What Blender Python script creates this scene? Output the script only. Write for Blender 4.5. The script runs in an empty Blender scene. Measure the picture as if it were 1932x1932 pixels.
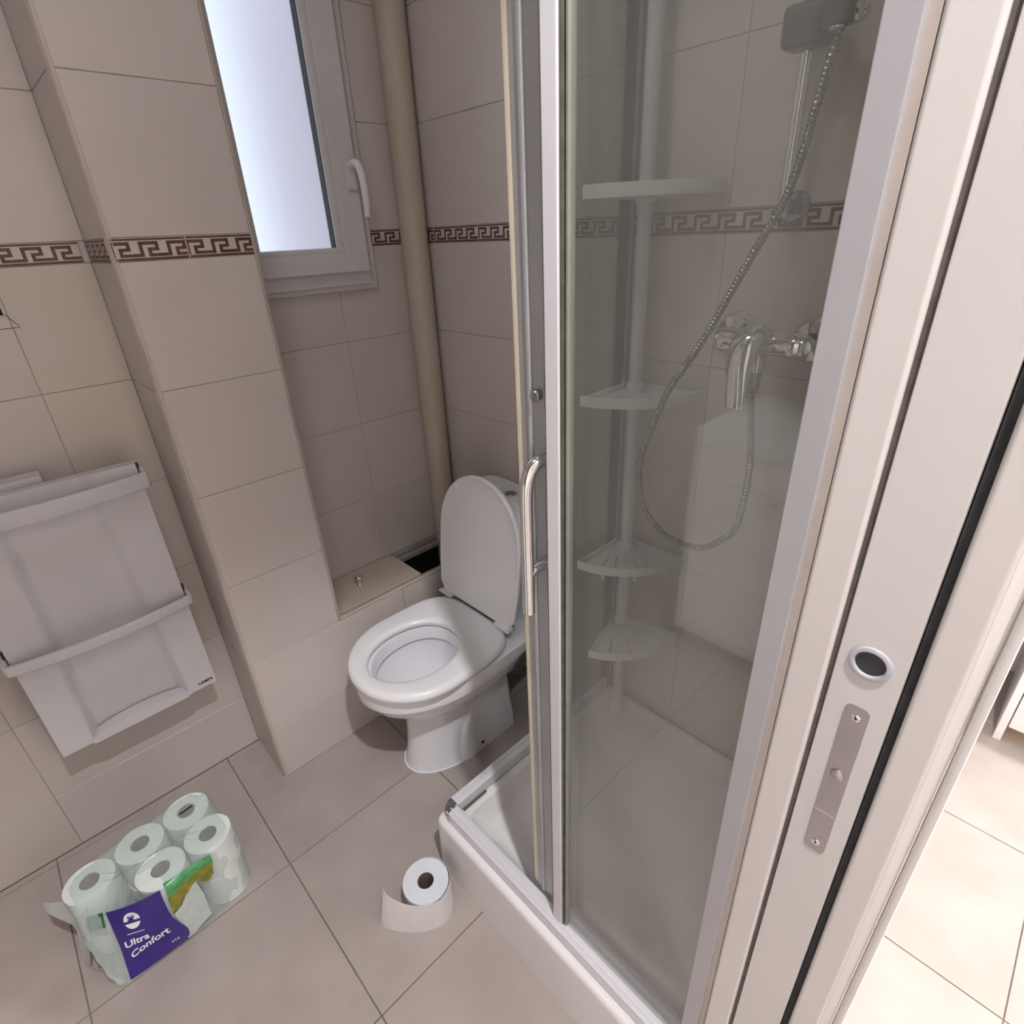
import bpy, bmesh, math, random
from mathutils import Vector, Matrix
random.seed(7)
PI = math.pi
scene = bpy.context.scene
C = scene.collection

# ------------------------------------------------------------------ camera
cam_d = bpy.data.cameras.new('camera')
cam = bpy.data.objects.new('camera', cam_d)
C.objects.link(cam)
cam_d.sensor_fit = 'HORIZONTAL'
cam_d.sensor_width = 36.0
cam_d.lens = 1049.05 / 1932.0 * 36.0
cam_d.clip_start = 0.01
ax_x = Vector((0.7204, -0.6923, -0.0426)).normalized()
ax_z = Vector((-0.6043, -0.6570, 0.4507)).normalized()
ax_y = ax_z.cross(ax_x).normalized()
ax_x = ax_y.cross(ax_z).normalized()
CAM_H = 1.47
cam.matrix_world = Matrix(((ax_x.x, ax_y.x, ax_z.x, 0.0), (ax_x.y, ax_y.y, ax_z.y, 0.0),
                           (ax_x.z, ax_y.z, ax_z.z, CAM_H), (0, 0, 0, 1)))
scene.camera = cam

# ------------------------------------------------------------------ world, view
world = bpy.data.worlds.new('sky')
scene.world = world
world.use_nodes = True
bg = world.node_tree.nodes['Background']
bg.inputs['Color'].default_value = (0.80, 0.93, 1.0, 1)
bg.inputs['Strength'].default_value = 1.3
vs = scene.view_settings
vs.view_transform = 'Standard'
vs.look = 'None'
vs.gamma = 1.0
vs.use_curve_mapping = False
vs.exposure = 0.12

HALL_SPOT_W = 135.0     # downlight just outside the doorway
HALL_FILL_W = 118.0     # unseen hall downlight, placed as bounce fill
HALL_OPAL_FILL_W = 2.0    # added opal fill lamp further back in the hall
BATH_FILL_W = 3.2          # added opal fill lamp on the bathroom ceiling
LAMP_COL = (1.0, 0.98, 0.985)

# ------------------------------------------------------------------ materials
M = {}


def mat(name, col, rough=0.5, metal=0.0, var=0.0, scale=6.0, col2=None, bump=0.0, bscale=60.0, spec=0.5,
        rand=0.0, coat=0.0, ramp=(0.35, 0.7), detail=4.0):
    m = bpy.data.materials.new(name)
    m.use_nodes = True
    nt = m.node_tree
    b = nt.nodes['Principled BSDF']
    b.inputs['Base Color'].default_value = (*col, 1)
    b.inputs['Roughness'].default_value = rough
    b.inputs['Metallic'].default_value = metal
    b.inputs['Specular IOR Level'].default_value = spec
    if coat:
        b.inputs['Coat Weight'].default_value = coat
        b.inputs['Coat Roughness'].default_value = 0.08
    tc = nt.nodes.new('ShaderNodeTexCoord')
    geo = nt.nodes.new('ShaderNodeNewGeometry')
    last = None
    if var or col2:
        n = nt.nodes.new('ShaderNodeTexNoise')
        n.inputs['Scale'].default_value = scale
        n.inputs['Detail'].default_value = detail
        nt.links.new(geo.outputs['Position'], n.inputs['Vector'])
        r = nt.nodes.new('ShaderNodeValToRGB')
        r.color_ramp.elements[0].position = ramp[0]
        r.color_ramp.elements[1].position = ramp[1]
        c2 = col2 if col2 else tuple(max(0, c * (1 - var)) for c in col)
        r.color_ramp.elements[0].color = (*c2, 1)
        r.color_ramp.elements[1].color = (*col, 1)
        nt.links.new(n.outputs['Fac'], r.inputs['Fac'])
        last = r.outputs['Color']
    if rand:
        oi = nt.nodes.new('ShaderNodeObjectInfo')
        mr = nt.nodes.new('ShaderNodeMapRange')
        mr.inputs['To Min'].default_value = 1 - rand
        mr.inputs['To Max'].default_value = 1 + rand
        nt.links.new(oi.outputs['Random'], mr.inputs['Value'])
        mx = nt.nodes.new('ShaderNodeVectorMath')
        mx.operation = 'SCALE'
        if last is None:
            mx.inputs[0].default_value = col
        else:
            nt.links.new(last, mx.inputs[0])
        nt.links.new(mr.outputs['Result'], mx.inputs['Scale'])
        last = mx.outputs['Vector']
    if last is not None:
        nt.links.new(last, b.inputs['Base Color'])
    if bump:
        n2 = nt.nodes.new('ShaderNodeTexNoise')
        n2.inputs['Scale'].default_value = bscale
        nt.links.new(geo.outputs['Position'], n2.inputs['Vector'])
        bp = nt.nodes.new('ShaderNodeBump')
        bp.inputs['Strength'].default_value = bump
        bp.inputs['Distance'].default_value = 0.004
        nt.links.new(n2.outputs['Fac'], bp.inputs['Height'])
        nt.links.new(bp.outputs['Normal'], b.inputs['Normal'])
    M[name] = m
    return m


def glass_mat(name, tint, haze=0.0, haze_col=(0.6, 0.6, 0.58), ior=1.5, film=False, rough=0.0):
    """clear sheet: tinted see-through plus a Fresnel reflection, and a little limescale haze"""
    m = bpy.data.materials.new(name)
    m.use_nodes = True
    nt = m.node_tree
    for n in list(nt.nodes):
        nt.nodes.remove(n)
    out = nt.nodes.new('ShaderNodeOutputMaterial')
    tr = nt.nodes.new('ShaderNodeBsdfTransparent')
    tr.inputs['Color'].default_value = (*tint, 1)
    gl = nt.nodes.new('ShaderNodeBsdfGlossy')
    gl.inputs['Roughness'].default_value = rough
    gl.inputs['Color'].default_value = (1, 1, 1, 1)
    fr = nt.nodes.new('ShaderNodeFresnel')
    g0 = nt.nodes.new('ShaderNodeNewGeometry')
    mi = nt.nodes.new('ShaderNodeMapRange')     # same reflectance from either side of the sheet
    mi.inputs['To Min'].default_value = ior
    mi.inputs['To Max'].default_value = 1.0 / ior
    nt.links.new(g0.outputs['Backfacing'], mi.inputs['Value'])
    nt.links.new(mi.outputs['Result'], fr.inputs['IOR'])
    mix = nt.nodes.new('ShaderNodeMixShader')
    nt.links.new(fr.outputs['Fac'], mix.inputs['Fac'])
    nt.links.new(tr.outputs['BSDF'], mix.inputs[1])
    nt.links.new(gl.outputs['BSDF'], mix.inputs[2])
    last = mix.outputs['Shader']
    if haze:
        df = nt.nodes.new('ShaderNodeBsdfDiffuse')
        df.inputs['Color'].default_value = (*haze_col, 1)
        geo = nt.nodes.new('ShaderNodeNewGeometry')
        n = nt.nodes.new('ShaderNodeTexNoise')
        n.inputs['Scale'].default_value = 5.0
        nt.links.new(geo.outputs['Position'], n.inputs['Vector'])
        mr = nt.nodes.new('ShaderNodeMapRange')
        mr.inputs['To Min'].default_value = haze * 0.7
        mr.inputs['To Max'].default_value = haze * 1.3
        nt.links.new(n.outputs['Fac'], mr.inputs['Value'])
        mix2 = nt.nodes.new('ShaderNodeMixShader')
        nt.links.new(mr.outputs['Result'], mix2.inputs['Fac'])
        nt.links.new(last, mix2.inputs[1])
        nt.links.new(df.outputs['BSDF'], mix2.inputs[2])
        last = mix2.outputs['Shader']
    if film:
        geo = nt.nodes.new('ShaderNodeNewGeometry')
        n = nt.nodes.new('ShaderNodeTexNoise')
        n.inputs['Scale'].default_value = 38.0
        n.inputs['Detail'].default_value = 3.0
        nt.links.new(geo.outputs['Position'], n.inputs['Vector'])
        bp = nt.nodes.new('ShaderNodeBump')
        bp.inputs['Strength'].default_value = 1.0
        bp.inputs['Distance'].default_value = 0.03
        nt.links.new(n.outputs['Fac'], bp.inputs['Height'])
        nt.links.new(bp.outputs['Normal'], gl.inputs['Normal'])
    nt.links.new(last, out.inputs['Surface'])
    M[name] = m
    return m


mat('wall_tile', (0.615, 0.56, 0.53), rough=0.34, var=0.10, scale=3.0, rand=0.02, bump=0.03, bscale=25,
    col2=(0.58, 0.525, 0.492))
mat('stained_tile', (0.615, 0.56, 0.525), rough=0.36, scale=2.2, rand=0.02, col2=(0.565, 0.505, 0.44), ramp=(0.42, 0.62))
mat('grout', (0.34, 0.295, 0.265), rough=0.9, scale=9, col2=(0.54, 0.485, 0.445))
mat('floor_tile', (0.425, 0.373, 0.345), rough=0.32, scale=7.0, col2=(0.372, 0.325, 0.298), rand=0.025, bump=0.04,
    bscale=18, detail=7)
mat('floor_grout', (0.23, 0.19, 0.165), rough=0.9, var=0.4, scale=12)
mat('frieze_base', (0.61, 0.545, 0.51), rough=0.35, var=0.08, scale=20)
mat('frieze_brown', (0.075, 0.030, 0.022), rough=0.4, var=0.45, scale=70, col2=(0.14, 0.06, 0.045))
mat('cream_trim', (0.57, 0.50, 0.43), rough=0.45, var=0.1, scale=8)
mat('cream_paint', (0.51, 0.455, 0.385), rough=0.6, scale=5, col2=(0.48, 0.42, 0.345))
mat('ceiling_paint', (0.80, 0.78, 0.75), rough=0.8, var=0.04, scale=3)
mat('hall_paint', (0.86, 0.82, 0.79), rough=0.75, var=0.04, scale=3)
mat('pvc', (0.66, 0.64, 0.65), rough=0.35, var=0.05, scale=6)
mat('pvc_handle', (0.82, 0.80, 0.81), rough=0.3, var=0.04, scale=6)
mat('gasket', (0.03, 0.035, 0.035), rough=0.6, var=0.2, scale=30)
mat('heater_white', (0.62, 0.605, 0.62), rough=0.38, var=0.04, scale=4)
mat('heater_dark', (0.04, 0.035, 0.035), rough=0.6, var=0.3, scale=20)
mat('ceramic', (0.86, 0.86, 0.90), rough=0.10, var=0.03, scale=4, coat=0.5)
mat('seat_plastic', (0.84, 0.84, 0.87), rough=0.18, var=0.03, scale=4, coat=0.3)
mat('bowl_inside', (0.86, 0.88, 0.94), rough=0.08, var=0.03, scale=4)
mat('tray_acrylic', (0.80, 0.79, 0.80), rough=0.22, var=0.05, scale=5, col2=(0.76, 0.74, 0.735))
mat('joint_brown', (0.44, 0.385, 0.35), rough=0.6, var=0.1, scale=12)
mat('profile_shaded', (0.385, 0.378, 0.40), rough=0.35, var=0.04, scale=6)  # white aluminium darkened to carry the shade of grazing light
mat('alu_white', (0.68, 0.67, 0.71), rough=0.3, var=0.04, scale=6)
mat('alu_satin', (0.46, 0.48, 0.50), rough=0.38, metal=0.6, var=0.12, scale=10)
mat('seal_cream', (0.66, 0.60, 0.48), rough=0.5, var=0.1, scale=10)
mat('seal_grey', (0.27, 0.275, 0.24), rough=0.3, var=0.15, scale=20)
mat('seal_green', (0.13, 0.14, 0.10), rough=0.2, var=0.3, scale=40)
mat('chrome', (0.80, 0.80, 0.80), rough=0.08, metal=1.0, var=0.06, scale=10)
mat('chrome_dull', (0.42, 0.42, 0.45), rough=0.25, metal=1.0, var=0.2, scale=20)
mat('hose_metal', (0.36, 0.35, 0.34), rough=0.26, metal=1.0, var=0.2, scale=60)
mat('dark_plastic', (0.05, 0.055, 0.05), rough=0.35, var=0.2, scale=20)
mat('shelf_plastic', (0.74, 0.74, 0.73), rough=0.4, var=0.05, scale=8)
mat('pole_plastic', (0.62, 0.63, 0.66), rough=0.35, var=0.05, scale=8)
mat('paper', (0.70, 0.735, 0.80), rough=0.9, var=0.04, scale=40, bump=0.15, bscale=300)
mat('paper_side', (0.74, 0.72, 0.72), rough=0.9, var=0.04, scale=30, bump=0.2, bscale=250)
mat('cardboard', (0.20, 0.13, 0.10), rough=0.9, var=0.2, scale=30)
mat('pack_paper', (0.78, 0.84, 0.82), rough=0.85, var=0.10, scale=18, bump=0.1, bscale=120)
mat('print_white', (0.58, 0.65, 0.63), rough=0.4, var=0.12, scale=30)
mat('label_purple', (0.045, 0.022, 0.24), rough=0.28, var=0.25, scale=20)
mat('label_green', (0.03, 0.24, 0.07), rough=0.3, var=0.6, scale=60, col2=(0.10, 0.36, 0.14))
mat('label_yellow', (0.36, 0.27, 0.02), rough=0.3, scale=55, col2=(0.12, 0.17, 0.02))
mat('label_white', (0.86, 0.88, 0.92), rough=0.4, var=0.05, scale=20)
mat('flap_white', (0.92, 0.94, 0.90), rough=0.35, var=0.08, scale=20)
mat('black_ink', (0.012, 0.011, 0.012), rough=0.5, var=0.1, scale=20)
mat('panel_beige', (0.53, 0.455, 0.40), rough=0.4, var=0.1, scale=7, col2=(0.47, 0.39, 0.33))
mat('cavity_shade', (0.012, 0.011, 0.008), rough=0.9, var=0.3, scale=20)  # near-black colour paints the shade inside holes and the ledge duct
mat('frame_metal', (0.34, 0.31, 0.29), rough=0.45, var=0.3, scale=25)
mat('jamb_paint', (0.63, 0.60, 0.585), rough=0.35, var=0.03, scale=4)
mat('door_paint', (0.61, 0.59, 0.58), rough=0.35, var=0.03, scale=4)
mat('brush_brown', (0.13, 0.11, 0.10), rough=0.9, var=0.3, scale=80)
mat('gap_shade', (0.045, 0.045, 0.05), rough=0.9, var=0.4, scale=80)  # near-black colour for the shade in the open door gap
mat('steel', (0.45, 0.42, 0.43), rough=0.36, metal=0.9, var=0.08, scale=12)
mat('white_ring', (0.45, 0.45, 0.50), rough=0.2, var=0.04, scale=10)
mat('pull_dark', (0.028, 0.029, 0.034), rough=0.5, var=0.25, scale=60)
mat('cabinet_white', (0.84, 0.82, 0.81), rough=0.4, var=0.03, scale=4)
mat('plinth_brown', (0.38, 0.29, 0.21), rough=0.5, var=0.2, scale=8)
mat('basin_white', (0.84, 0.84, 0.85), rough=0.12, var=0.03, scale=4)
mat('mirror_steel', (0.8, 0.8, 0.8), rough=0.05, metal=1.0, var=0.03, scale=3)
mat('facade', (0.90, 0.80, 0.94), rough=0.9, var=0.12, scale=1.5)
mat('drain_grey', (0.25, 0.25, 0.25), rough=0.5, var=0.2, scale=20)
glass_mat('shower_glass', (0.945, 0.955, 0.945), haze=0.045, haze_col=(0.50, 0.50, 0.49))
glass_mat('pack_film', (0.95, 0.98, 0.97), haze=0.27, haze_col=(0.72, 0.80, 0.78), film=True, ior=1.5, rough=0.06)

# frosted window glass
fm = bpy.data.materials.new('frosted_glass')
fm.use_nodes = True
fb = fm.node_tree.nodes['Principled BSDF']
fb.inputs['Base Color'].default_value = (0.97, 0.98, 1.0, 1)
fb.inputs['Roughness'].default_value = 0.42
fb.inputs['Transmission Weight'].default_value = 1.0
fb.inputs['IOR'].default_value = 1.3
fn = fm.node_tree.nodes.new('ShaderNodeTexNoise')
fn.inputs['Scale'].default_value = 90
fbp = fm.node_tree.nodes.new('ShaderNodeBump')
fbp.inputs['Strength'].default_value = 0.1
fm.node_tree.links.new(fn.outputs['Fac'], fbp.inputs['Height'])
fm.node_tree.links.new(fbp.outputs['Normal'], fb.inputs['Normal'])
M['frosted_glass'] = fm

lampm = bpy.data.materials.new('lamp_lens')
lampm.use_nodes = True
lb = lampm.node_tree.nodes['Principled BSDF']
lb.inputs['Base Color'].default_value = (0.9, 0.85, 0.8, 1)
lb.inputs['Emission Color'].default_value = (*LAMP_COL, 1)
lb.inputs['Emission Strength'].default_value = 1.5
M['lamp_lens'] = lampm


# ------------------------------------------------------------------ mesh helpers
class MB:
    def __init__(s):
        s.bm = bmesh.new()

    def box(s, x0, x1, y0, y1, z0, z1, bev=0.0, seg=2):
        r = bmesh.ops.create_cube(s.bm, size=1.0)
        vs_ = r['verts']
        for v in vs_:
            v.co = Vector(((x0 + x1) / 2 + v.co.x * (x1 - x0), (y0 + y1) / 2 + v.co.y * (y1 - y0),
                           (z0 + z1) / 2 + v.co.z * (z1 - z0)))
        if bev > 0:
            es = list({e for v in vs_ for e in v.link_edges})
            bmesh.ops.bevel(s.bm, geom=es, offset=bev, segments=seg, affect='EDGES', profile=0.5)
        return s

    def faces(s, verts, faces):
        vv = [s.bm.verts.new(v) for v in verts]
        for f in faces:
            try:
                s.bm.faces.new([vv[i] for i in f])
            except ValueError:
                pass
        return s

    def loft(s, secs, cap0=True, cap1=True, closed=True):
        rows = [[s.bm.verts.new(p) for p in sec] for sec in secs]
        n = len(rows[0])
        for a, b in zip(rows[:-1], rows[1:]):
            for i in range(n if closed else n - 1):
                j = (i + 1) % n
                try:
                    s.bm.faces.new((a[i], a[j], b[j], b[i]))
                except ValueError:
                    pass
        if cap0:
            s.bm.faces.new(list(reversed(rows[0])))
        if cap1:
            s.bm.faces.new(rows[-1])
        return s

    def tube(s, path, r, n=12, cap=True, sub=1, sq=None):
        """sweep a circle (or w x h rectangle outline sq) along path"""
        pts = [Vector(p) for p in path]
        if sub > 1:
            pts = catmull(pts, sub)
        rs = r if isinstance(r, (list, tuple)) else [r] * len(pts)
        if len(rs) != len(pts):
            rs = [rs[min(len(rs) - 1, int(i / max(1, len(pts) - 1) * (len(rs) - 1) + 0.5))] for i in range(len(pts))]
        t0 = (pts[1] - pts[0]).normalized()
        up = Vector((0, 0, 1)) if abs(t0.z) < 0.9 else Vector((1, 0, 0))
        nrm = (up - t0 * up.dot(t0)).normalized()
        secs = []
        for i, p in enumerate(pts):
            a = pts[max(0, i - 1)]
            b = pts[min(len(pts) - 1, i + 1)]
            t = (b - a).normalized()
            nrm = (nrm - t * nrm.dot(t)).normalized()
            bn = t.cross(nrm)
            if sq:
                w, h = sq
                ring = []
                for k in range(16):
                    th = 2 * PI * k / 16
                    cx = math.copysign(abs(math.cos(th)) ** 0.5, math.cos(th)) * w / 2
                    cy = math.copysign(abs(math.sin(th)) ** 0.5, math.sin(th)) * h / 2
                    ring.append(p + bn * cx + nrm * cy)
                secs.append(ring)
            else:
                secs.append([p + (nrm * math.cos(2 * PI * k / n) + bn * math.sin(2 * PI * k / n)) * rs[i] for k in range(n)])
        return s.loft(secs, cap, cap)

    def cyl(s, p0, p1, r0, r1=None, n=24, cap=True):
        return s.tube([p0, p1], [r0, r0 if r1 is None else r1], n=n, cap=cap)

    def lathe(s, prof, centre=(0, 0, 0), n=32, axis='z', cap0=False, cap1=False):
        c = Vector(centre)
        secs = []
        for (r, h) in prof:
            ring = []
            for k in range(n):
                a = 2 * PI * k / n
                if axis == 'z':
                    ring.append(c + Vector((r * math.cos(a), r * math.sin(a), h)))
                elif axis == 'x':
                    ring.append(c + Vector((h, r * math.cos(a), r * math.sin(a))))
                else:
                    ring.append(c + Vector((r * math.cos(a), h, r * math.sin(a))))
            secs.append(ring)
        return s.loft(secs, cap0, cap1)

    def prism(s, outline, lo, hi, axis='z'):
        def P(u, v, w):
            return {'z': (u, v, w), 'y': (u, w, v), 'x': (w, u, v)}[axis]
        return s.loft([[P(u, v, lo) for u, v in outline], [P(u, v, hi) for u, v in outline]])


def catmull(pts, sub):
    out = []
    n = len(pts)
    for i in range(n - 1):
        p0, p1, p2, p3 = pts[max(0, i - 1)], pts[i], pts[i + 1], pts[min(n - 1, i + 2)]
        for k in range(sub):
            t = k / sub
            out.append(0.5 * ((2 * p1) + (p2 - p0) * t + (2 * p0 - 5 * p1 + 4 * p2 - p3) * t * t +
                              (-p0 + 3 * p1 - 3 * p2 + p3) * t ** 3))
    out.append(pts[-1].copy())
    return out


def wloc(o):
    v = Vector((0, 0, 0))
    while o:
        v += Vector(o.location)
        o = o.parent
    return v


def finish(mb, name, smooth=35):
    me = bpy.data.meshes.new(name)
    bmesh.ops.recalc_face_normals(mb.bm, faces=mb.bm.faces)
    mb.bm.to_mesh(me)
    mb.bm.free()
    if smooth:
        for p in me.polygons:
            p.use_smooth = True
        me.set_sharp_from_angle(angle=math.radians(smooth))
    return me


def obj(name, mb, m, parent=None, local=False, smooth=35, bev=0.0):
    me = finish(mb, name, smooth)
    me.materials.append(M[m] if isinstance(m, str) else m)
    o = bpy.data.objects.new(name, me)
    C.objects.link(o)
    if parent is not None:
        o.parent = parent
        if not local:
            w = wloc(parent)
            me.transform(Matrix.Translation(-w))
    if smooth:
        wn = o.modifiers.new('weighted', 'WEIGHTED_NORMAL')
        wn.keep_sharp = True
        wn.weight = 80
    if bev:
        bm_ = o.modifiers.new('bevel', 'BEVEL')
        bm_.width = bev
        bm_.segments = 2
        bm_.limit_method = 'ANGLE'
    return o


def thing(name, label, cat, loc=(0, 0, 0), rotz=0.0, group=None):
    o = bpy.data.objects.new(name, None)
    C.objects.link(o)
    o.empty_display_size = 0.05
    o.location = loc
    o.rotation_euler = (0, 0, rotz)
    tag(o, label, cat, group)
    return o


def tag(o, label, cat, group=None):
    o['label'] = label
    o['category'] = cat
    if group:
        o['group'] = group
    return o


def struct(o, label=None):
    o['kind'] = 'structure'
    if label:
        o['label'] = label
    return o


def text_mesh(s, size, depth=0.0003, bold=False):
    cu = bpy.data.curves.new('lettering', 'FONT')
    cu.body = s
    cu.size = size
    cu.extrude = depth
    cu.align_x = 'CENTER'
    cu.align_y = 'CENTER'
    if bold:
        cu.offset = size * 0.025
    t = bpy.data.objects.new('lettering', cu)
    C.objects.link(t)
    dg = bpy.context.evaluated_depsgraph_get()
    me = bpy.data.meshes.new_from_object(t.evaluated_get(dg))
    C.objects.unlink(t)
    bpy.data.objects.remove(t)
    return me


# ------------------------------------------------------------------ room constants
YB = 1.570          # back wall face (heater and window)
XR = 1.110          # right wall face (cistern and shower)
PX0, PX1, PY = 0.2535, 0.530, 1.363     # boxed pillar
LZ = 0.450          # pipe ledge top
XL = -1.15          # left wall face
YF0, YF1 = -0.010, 0.130                # partition with the sliding door
DX0, DX1 = -0.36, 0.462                 # doorway
DZ = 2.33
CZ = 2.75
HX1, HY0, HX0 = 2.28, -2.4, -1.5        # hall
ROWS = [0.0, 0.190, 0.442, 0.694, 0.945, 1.197, 1.448]
FZ0, FZ1 = 1.448, 1.490
ROWS_UP = [1.490, 1.747, 1.998, 2.249, 2.5, 2.75]

# ------------------------------------------------------------------ floor
mb = MB()
mb.box(HX0 - .1, HX1 + .1, HY0 - .1, YB + .12, -0.10, -0.0025)
floor = struct(obj('floor', mb, 'floor_grout', smooth=0), 'beige stone-look tiled floor')
gx = [0.150 + 0.45 * i for i in range(-4, 6)]
gy = [0.646 + 0.4515 * i for i in range(-7, 4)]
tile_cache = {}


def flat_tile(w, d):
    k = ('f', round(w, 4), round(d, 4))
    if k not in tile_cache:
        b = MB()
        b.box(-w / 2, w / 2, -d / 2, d / 2, -0.008, 0.0, bev=0.0009, seg=1)
        me = finish(b, 'floor_tile', 0)
        me.materials.append(M['floor_tile'])
        tile_cache[k] = me
    return tile_cache[k]


for i in range(len(gx) - 1):
    for j in range(len(gy) - 1):
        x0, x1 = max(gx[i], HX0), min(gx[i + 1], HX1)
        y0, y1 = max(gy[j], HY0), min(gy[j + 1], YB)
        if x1 - x0 < .02 or y1 - y0 < .02:
            continue
        if y0 > YF1 and (x0 > XR or x1 < XL):
            continue
        g = 0.0012
        o = bpy.data.objects.new('floor_tile', flat_tile(x1 - x0 - 2 * g, y1 - y0 - 2 * g))
        C.objects.link(o)
        o.parent = floor
        o.location = ((x0 + x1) / 2, (y0 + y1) / 2, 0)


# ------------------------------------------------------------------ wall tiles
def wall_tile_mesh(w, h, m='wall_tile'):
    k = ('w', round(w, 4), round(h, 4), m)
    if k not in tile_cache:
        b = MB()
        b.box(-w / 2, w / 2, 0, 0.007, -h / 2, h / 2, bev=0.0008, seg=1)
        me = finish(b, 'wall_tile', 0)
        me.materials.append(M[m])
        tile_cache[k] = me
    return tile_cache[k]


G = 0.0007


def put_tile(parent, plane, val, a0, a1, z0, z1, m='wall_tile', name='wall_tile'):
    """plane 'y': face at y=val looking to -y; plane 'x': face at x=val looking to -x"""
    o = bpy.data.objects.new(name, wall_tile_mesh(a1 - a0 - 2 * G, z1 - z0 - 2 * G, m))
    C.objects.link(o)
    o.parent = parent
    if plane == 'y':
        o.location = ((a0 + a1) / 2, val, (z0 + z1) / 2)
    else:
        o.location = (val, (a0 + a1) / 2, (z0 + z1) / 2)
        o.rotation_euler = (0, 0, -PI / 2)
    return o


KEY = [(0, 6.5, 7.5, 34.5), (6.5, 35, 28.5, 34.5), (28.5, 35, 23.5, 28.5), (14.5, 35, 17.8, 23.5), (14.5, 21, 13.2, 17.8), (14.5, 50, 7.5, 13.2)]


def key_mesh(L, phase):
    """brown Greek-key print on one border tile of length L (metres), pattern starting at phase"""
    k = ('k', round(L, 4), round(phase, 4))
    if k in tile_cache:
        return tile_cache[k]
    b = MB()
    mm = L * 1000

    def rect(u0, u1, v0, v1):
        u0, u1 = max(u0, 1.6), min(u1, mm - 1.6)
        if u1 - u0 < .4:
            return
        b.box((u0 - mm / 2) / 1000, (u1 - mm / 2) / 1000, -0.0003, 0.0002, (v0 - 21) / 1000, (v1 - 21) / 1000)
    rect(0, mm, 36.6, 40.2)
    rect(0, mm, 1.2, 5.8)
    n0 = int(math.floor(-phase / .05)) - 1
    for i in range(n0, n0 + int(mm / 50) + 4):
        u = phase * 1000 + i * 50
        for (a, c, d, e) in KEY:
            rect(u + a, u + c, d, e)
    me = finish(b, 'greek_key', 0)
    me.materials.append(M['frieze_brown'])
    tile_cache[k] = me
    return me


def frieze(parent, plane, val, edges, phases=None):
    """edges in order of reading left to right as seen from the room"""
    for i in range(len(edges) - 1):
        a, b_ = edges[i], edges[i + 1]
        lo, hi = min(a, b_), max(a, b_)
        t = put_tile(parent, plane, val, lo, hi, FZ0, FZ1, 'frieze_base', 'border_tile')
        k = bpy.data.objects.new('greek_key', key_mesh(hi - lo, 0.0 if phases is None else phases[i]))
        C.objects.link(k)
        k.parent = t
        k.location = (0, 0, 0)


# ------------------------------------------------------------------ back wall
WX0, WX1, WZ0, WZ1 = 0.536, 0.918, 1.350, 2.22     # window opening
mb = MB()
T0, T1 = YB + 0.0018, YB + 0.16
mb.box(XL - .12, WX0, T0, T1, 0, CZ)
mb.box(WX1, XR + .12, T0, T1, 0, CZ)
mb.box(WX0, WX1, T0, T1, 0, WZ0)
mb.box(WX0, WX1, T0, T1, WZ1, CZ)
wall_back = struct(obj('wall_back', mb, 'grout', smooth=0), 'beige tiled wall with the window and heater')
for z0, z1 in list(zip(ROWS[:-1], ROWS[1:])) + list(zip(ROWS_UP[:-1], ROWS_UP[1:])):
    cols = [XL, -0.739, -0.239, PX0] if z1 < .7 else [XL, -0.92, -0.42, 0.080, PX0]
    for a0, a1 in zip(cols[:-1], cols[1:]):
        st = (a1 > -0.3 and 0.6 < z1 < 1.5) or (a1 < 0 and z1 < .5)
        put_tile(wall_back, 'y', YB, a0, a1, z0, z1, 'stained_tile' if st else 'wall_tile')
frieze(wall_back, 'y', YB, [-0.959, -0.759, -0.559, -0.359, -0.159, 0.041, 0.241], None)
put_tile(wall_back, 'y', YB, .241, PX0, FZ0, FZ1, 'frieze_base', 'border_tile')
for z0, z1 in zip(ROWS[2:-2], ROWS[3:-1]):
    put_tile(wall_back, 'y', YB, PX1, 0.817, z0, z1)
    put_tile(wall_back, 'y', YB, 0.817, XR, z0, z1)
put_tile(wall_back, 'y', YB, PX1, 0.817, 1.197, WZ0 - .002)
mb = MB()       # L-shaped tile cut round the window corner
mb.prism([(0.817 + G, 1.197 + G), (XR - G, 1.197 + G), (XR - G, 1.448 - G), (WX1 + .004, 1.448 - G), (WX1 + .004, WZ0 - .002),
          (0.817 + G, WZ0 - .002)], YB, YB + .007, 'y')
obj('wall_tile', mb, 'wall_tile', wall_back, smooth=0)
frieze(wall_back, 'y', YB, [WX1 + .022, XR], [0.0])
put_tile(wall_back, 'y', YB, WX1 + .004, WX1 + .022, FZ0, FZ1, 'frieze_base', 'border_tile')
for z0, z1 in zip(ROWS_UP[:-1], ROWS_UP[1:]):
    put_tile(wall_back, 'y', YB, WX1 + .004, XR, z0, z1)
# chipped tile with a cable hole, its shade painted by a dark plate, at the left edge of the photo
mb = MB()
mb.box(0.040, 0.0735, YB - .0012, YB + .0005, 1.362, 1.388)
obj('cable_hole', mb, 'cavity_shade', wall_back, smooth=0)
mb = MB()
mb.faces([(0.0745, YB - .0008, 1.3640), (0.0915, YB - .0008, 1.3365), (0.0925, YB - .0008, 1.3375), (0.0760, YB - .0008, 1.3645),
          (0.0745, YB, 1.3640), (0.0915, YB, 1.3365), (0.0925, YB, 1.3375), (0.0760, YB, 1.3645)],
         [(0, 1, 2, 3), (0, 4, 5, 1), (3, 2, 6, 7), (1, 5, 6, 2), (0, 3, 7, 4)])
mb.box(-0.03, 0.0915, YB - .0008, YB, 1.3355, 1.3368)
obj('crack', mb, 'frieze_brown', wall_back, smooth=0)

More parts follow.
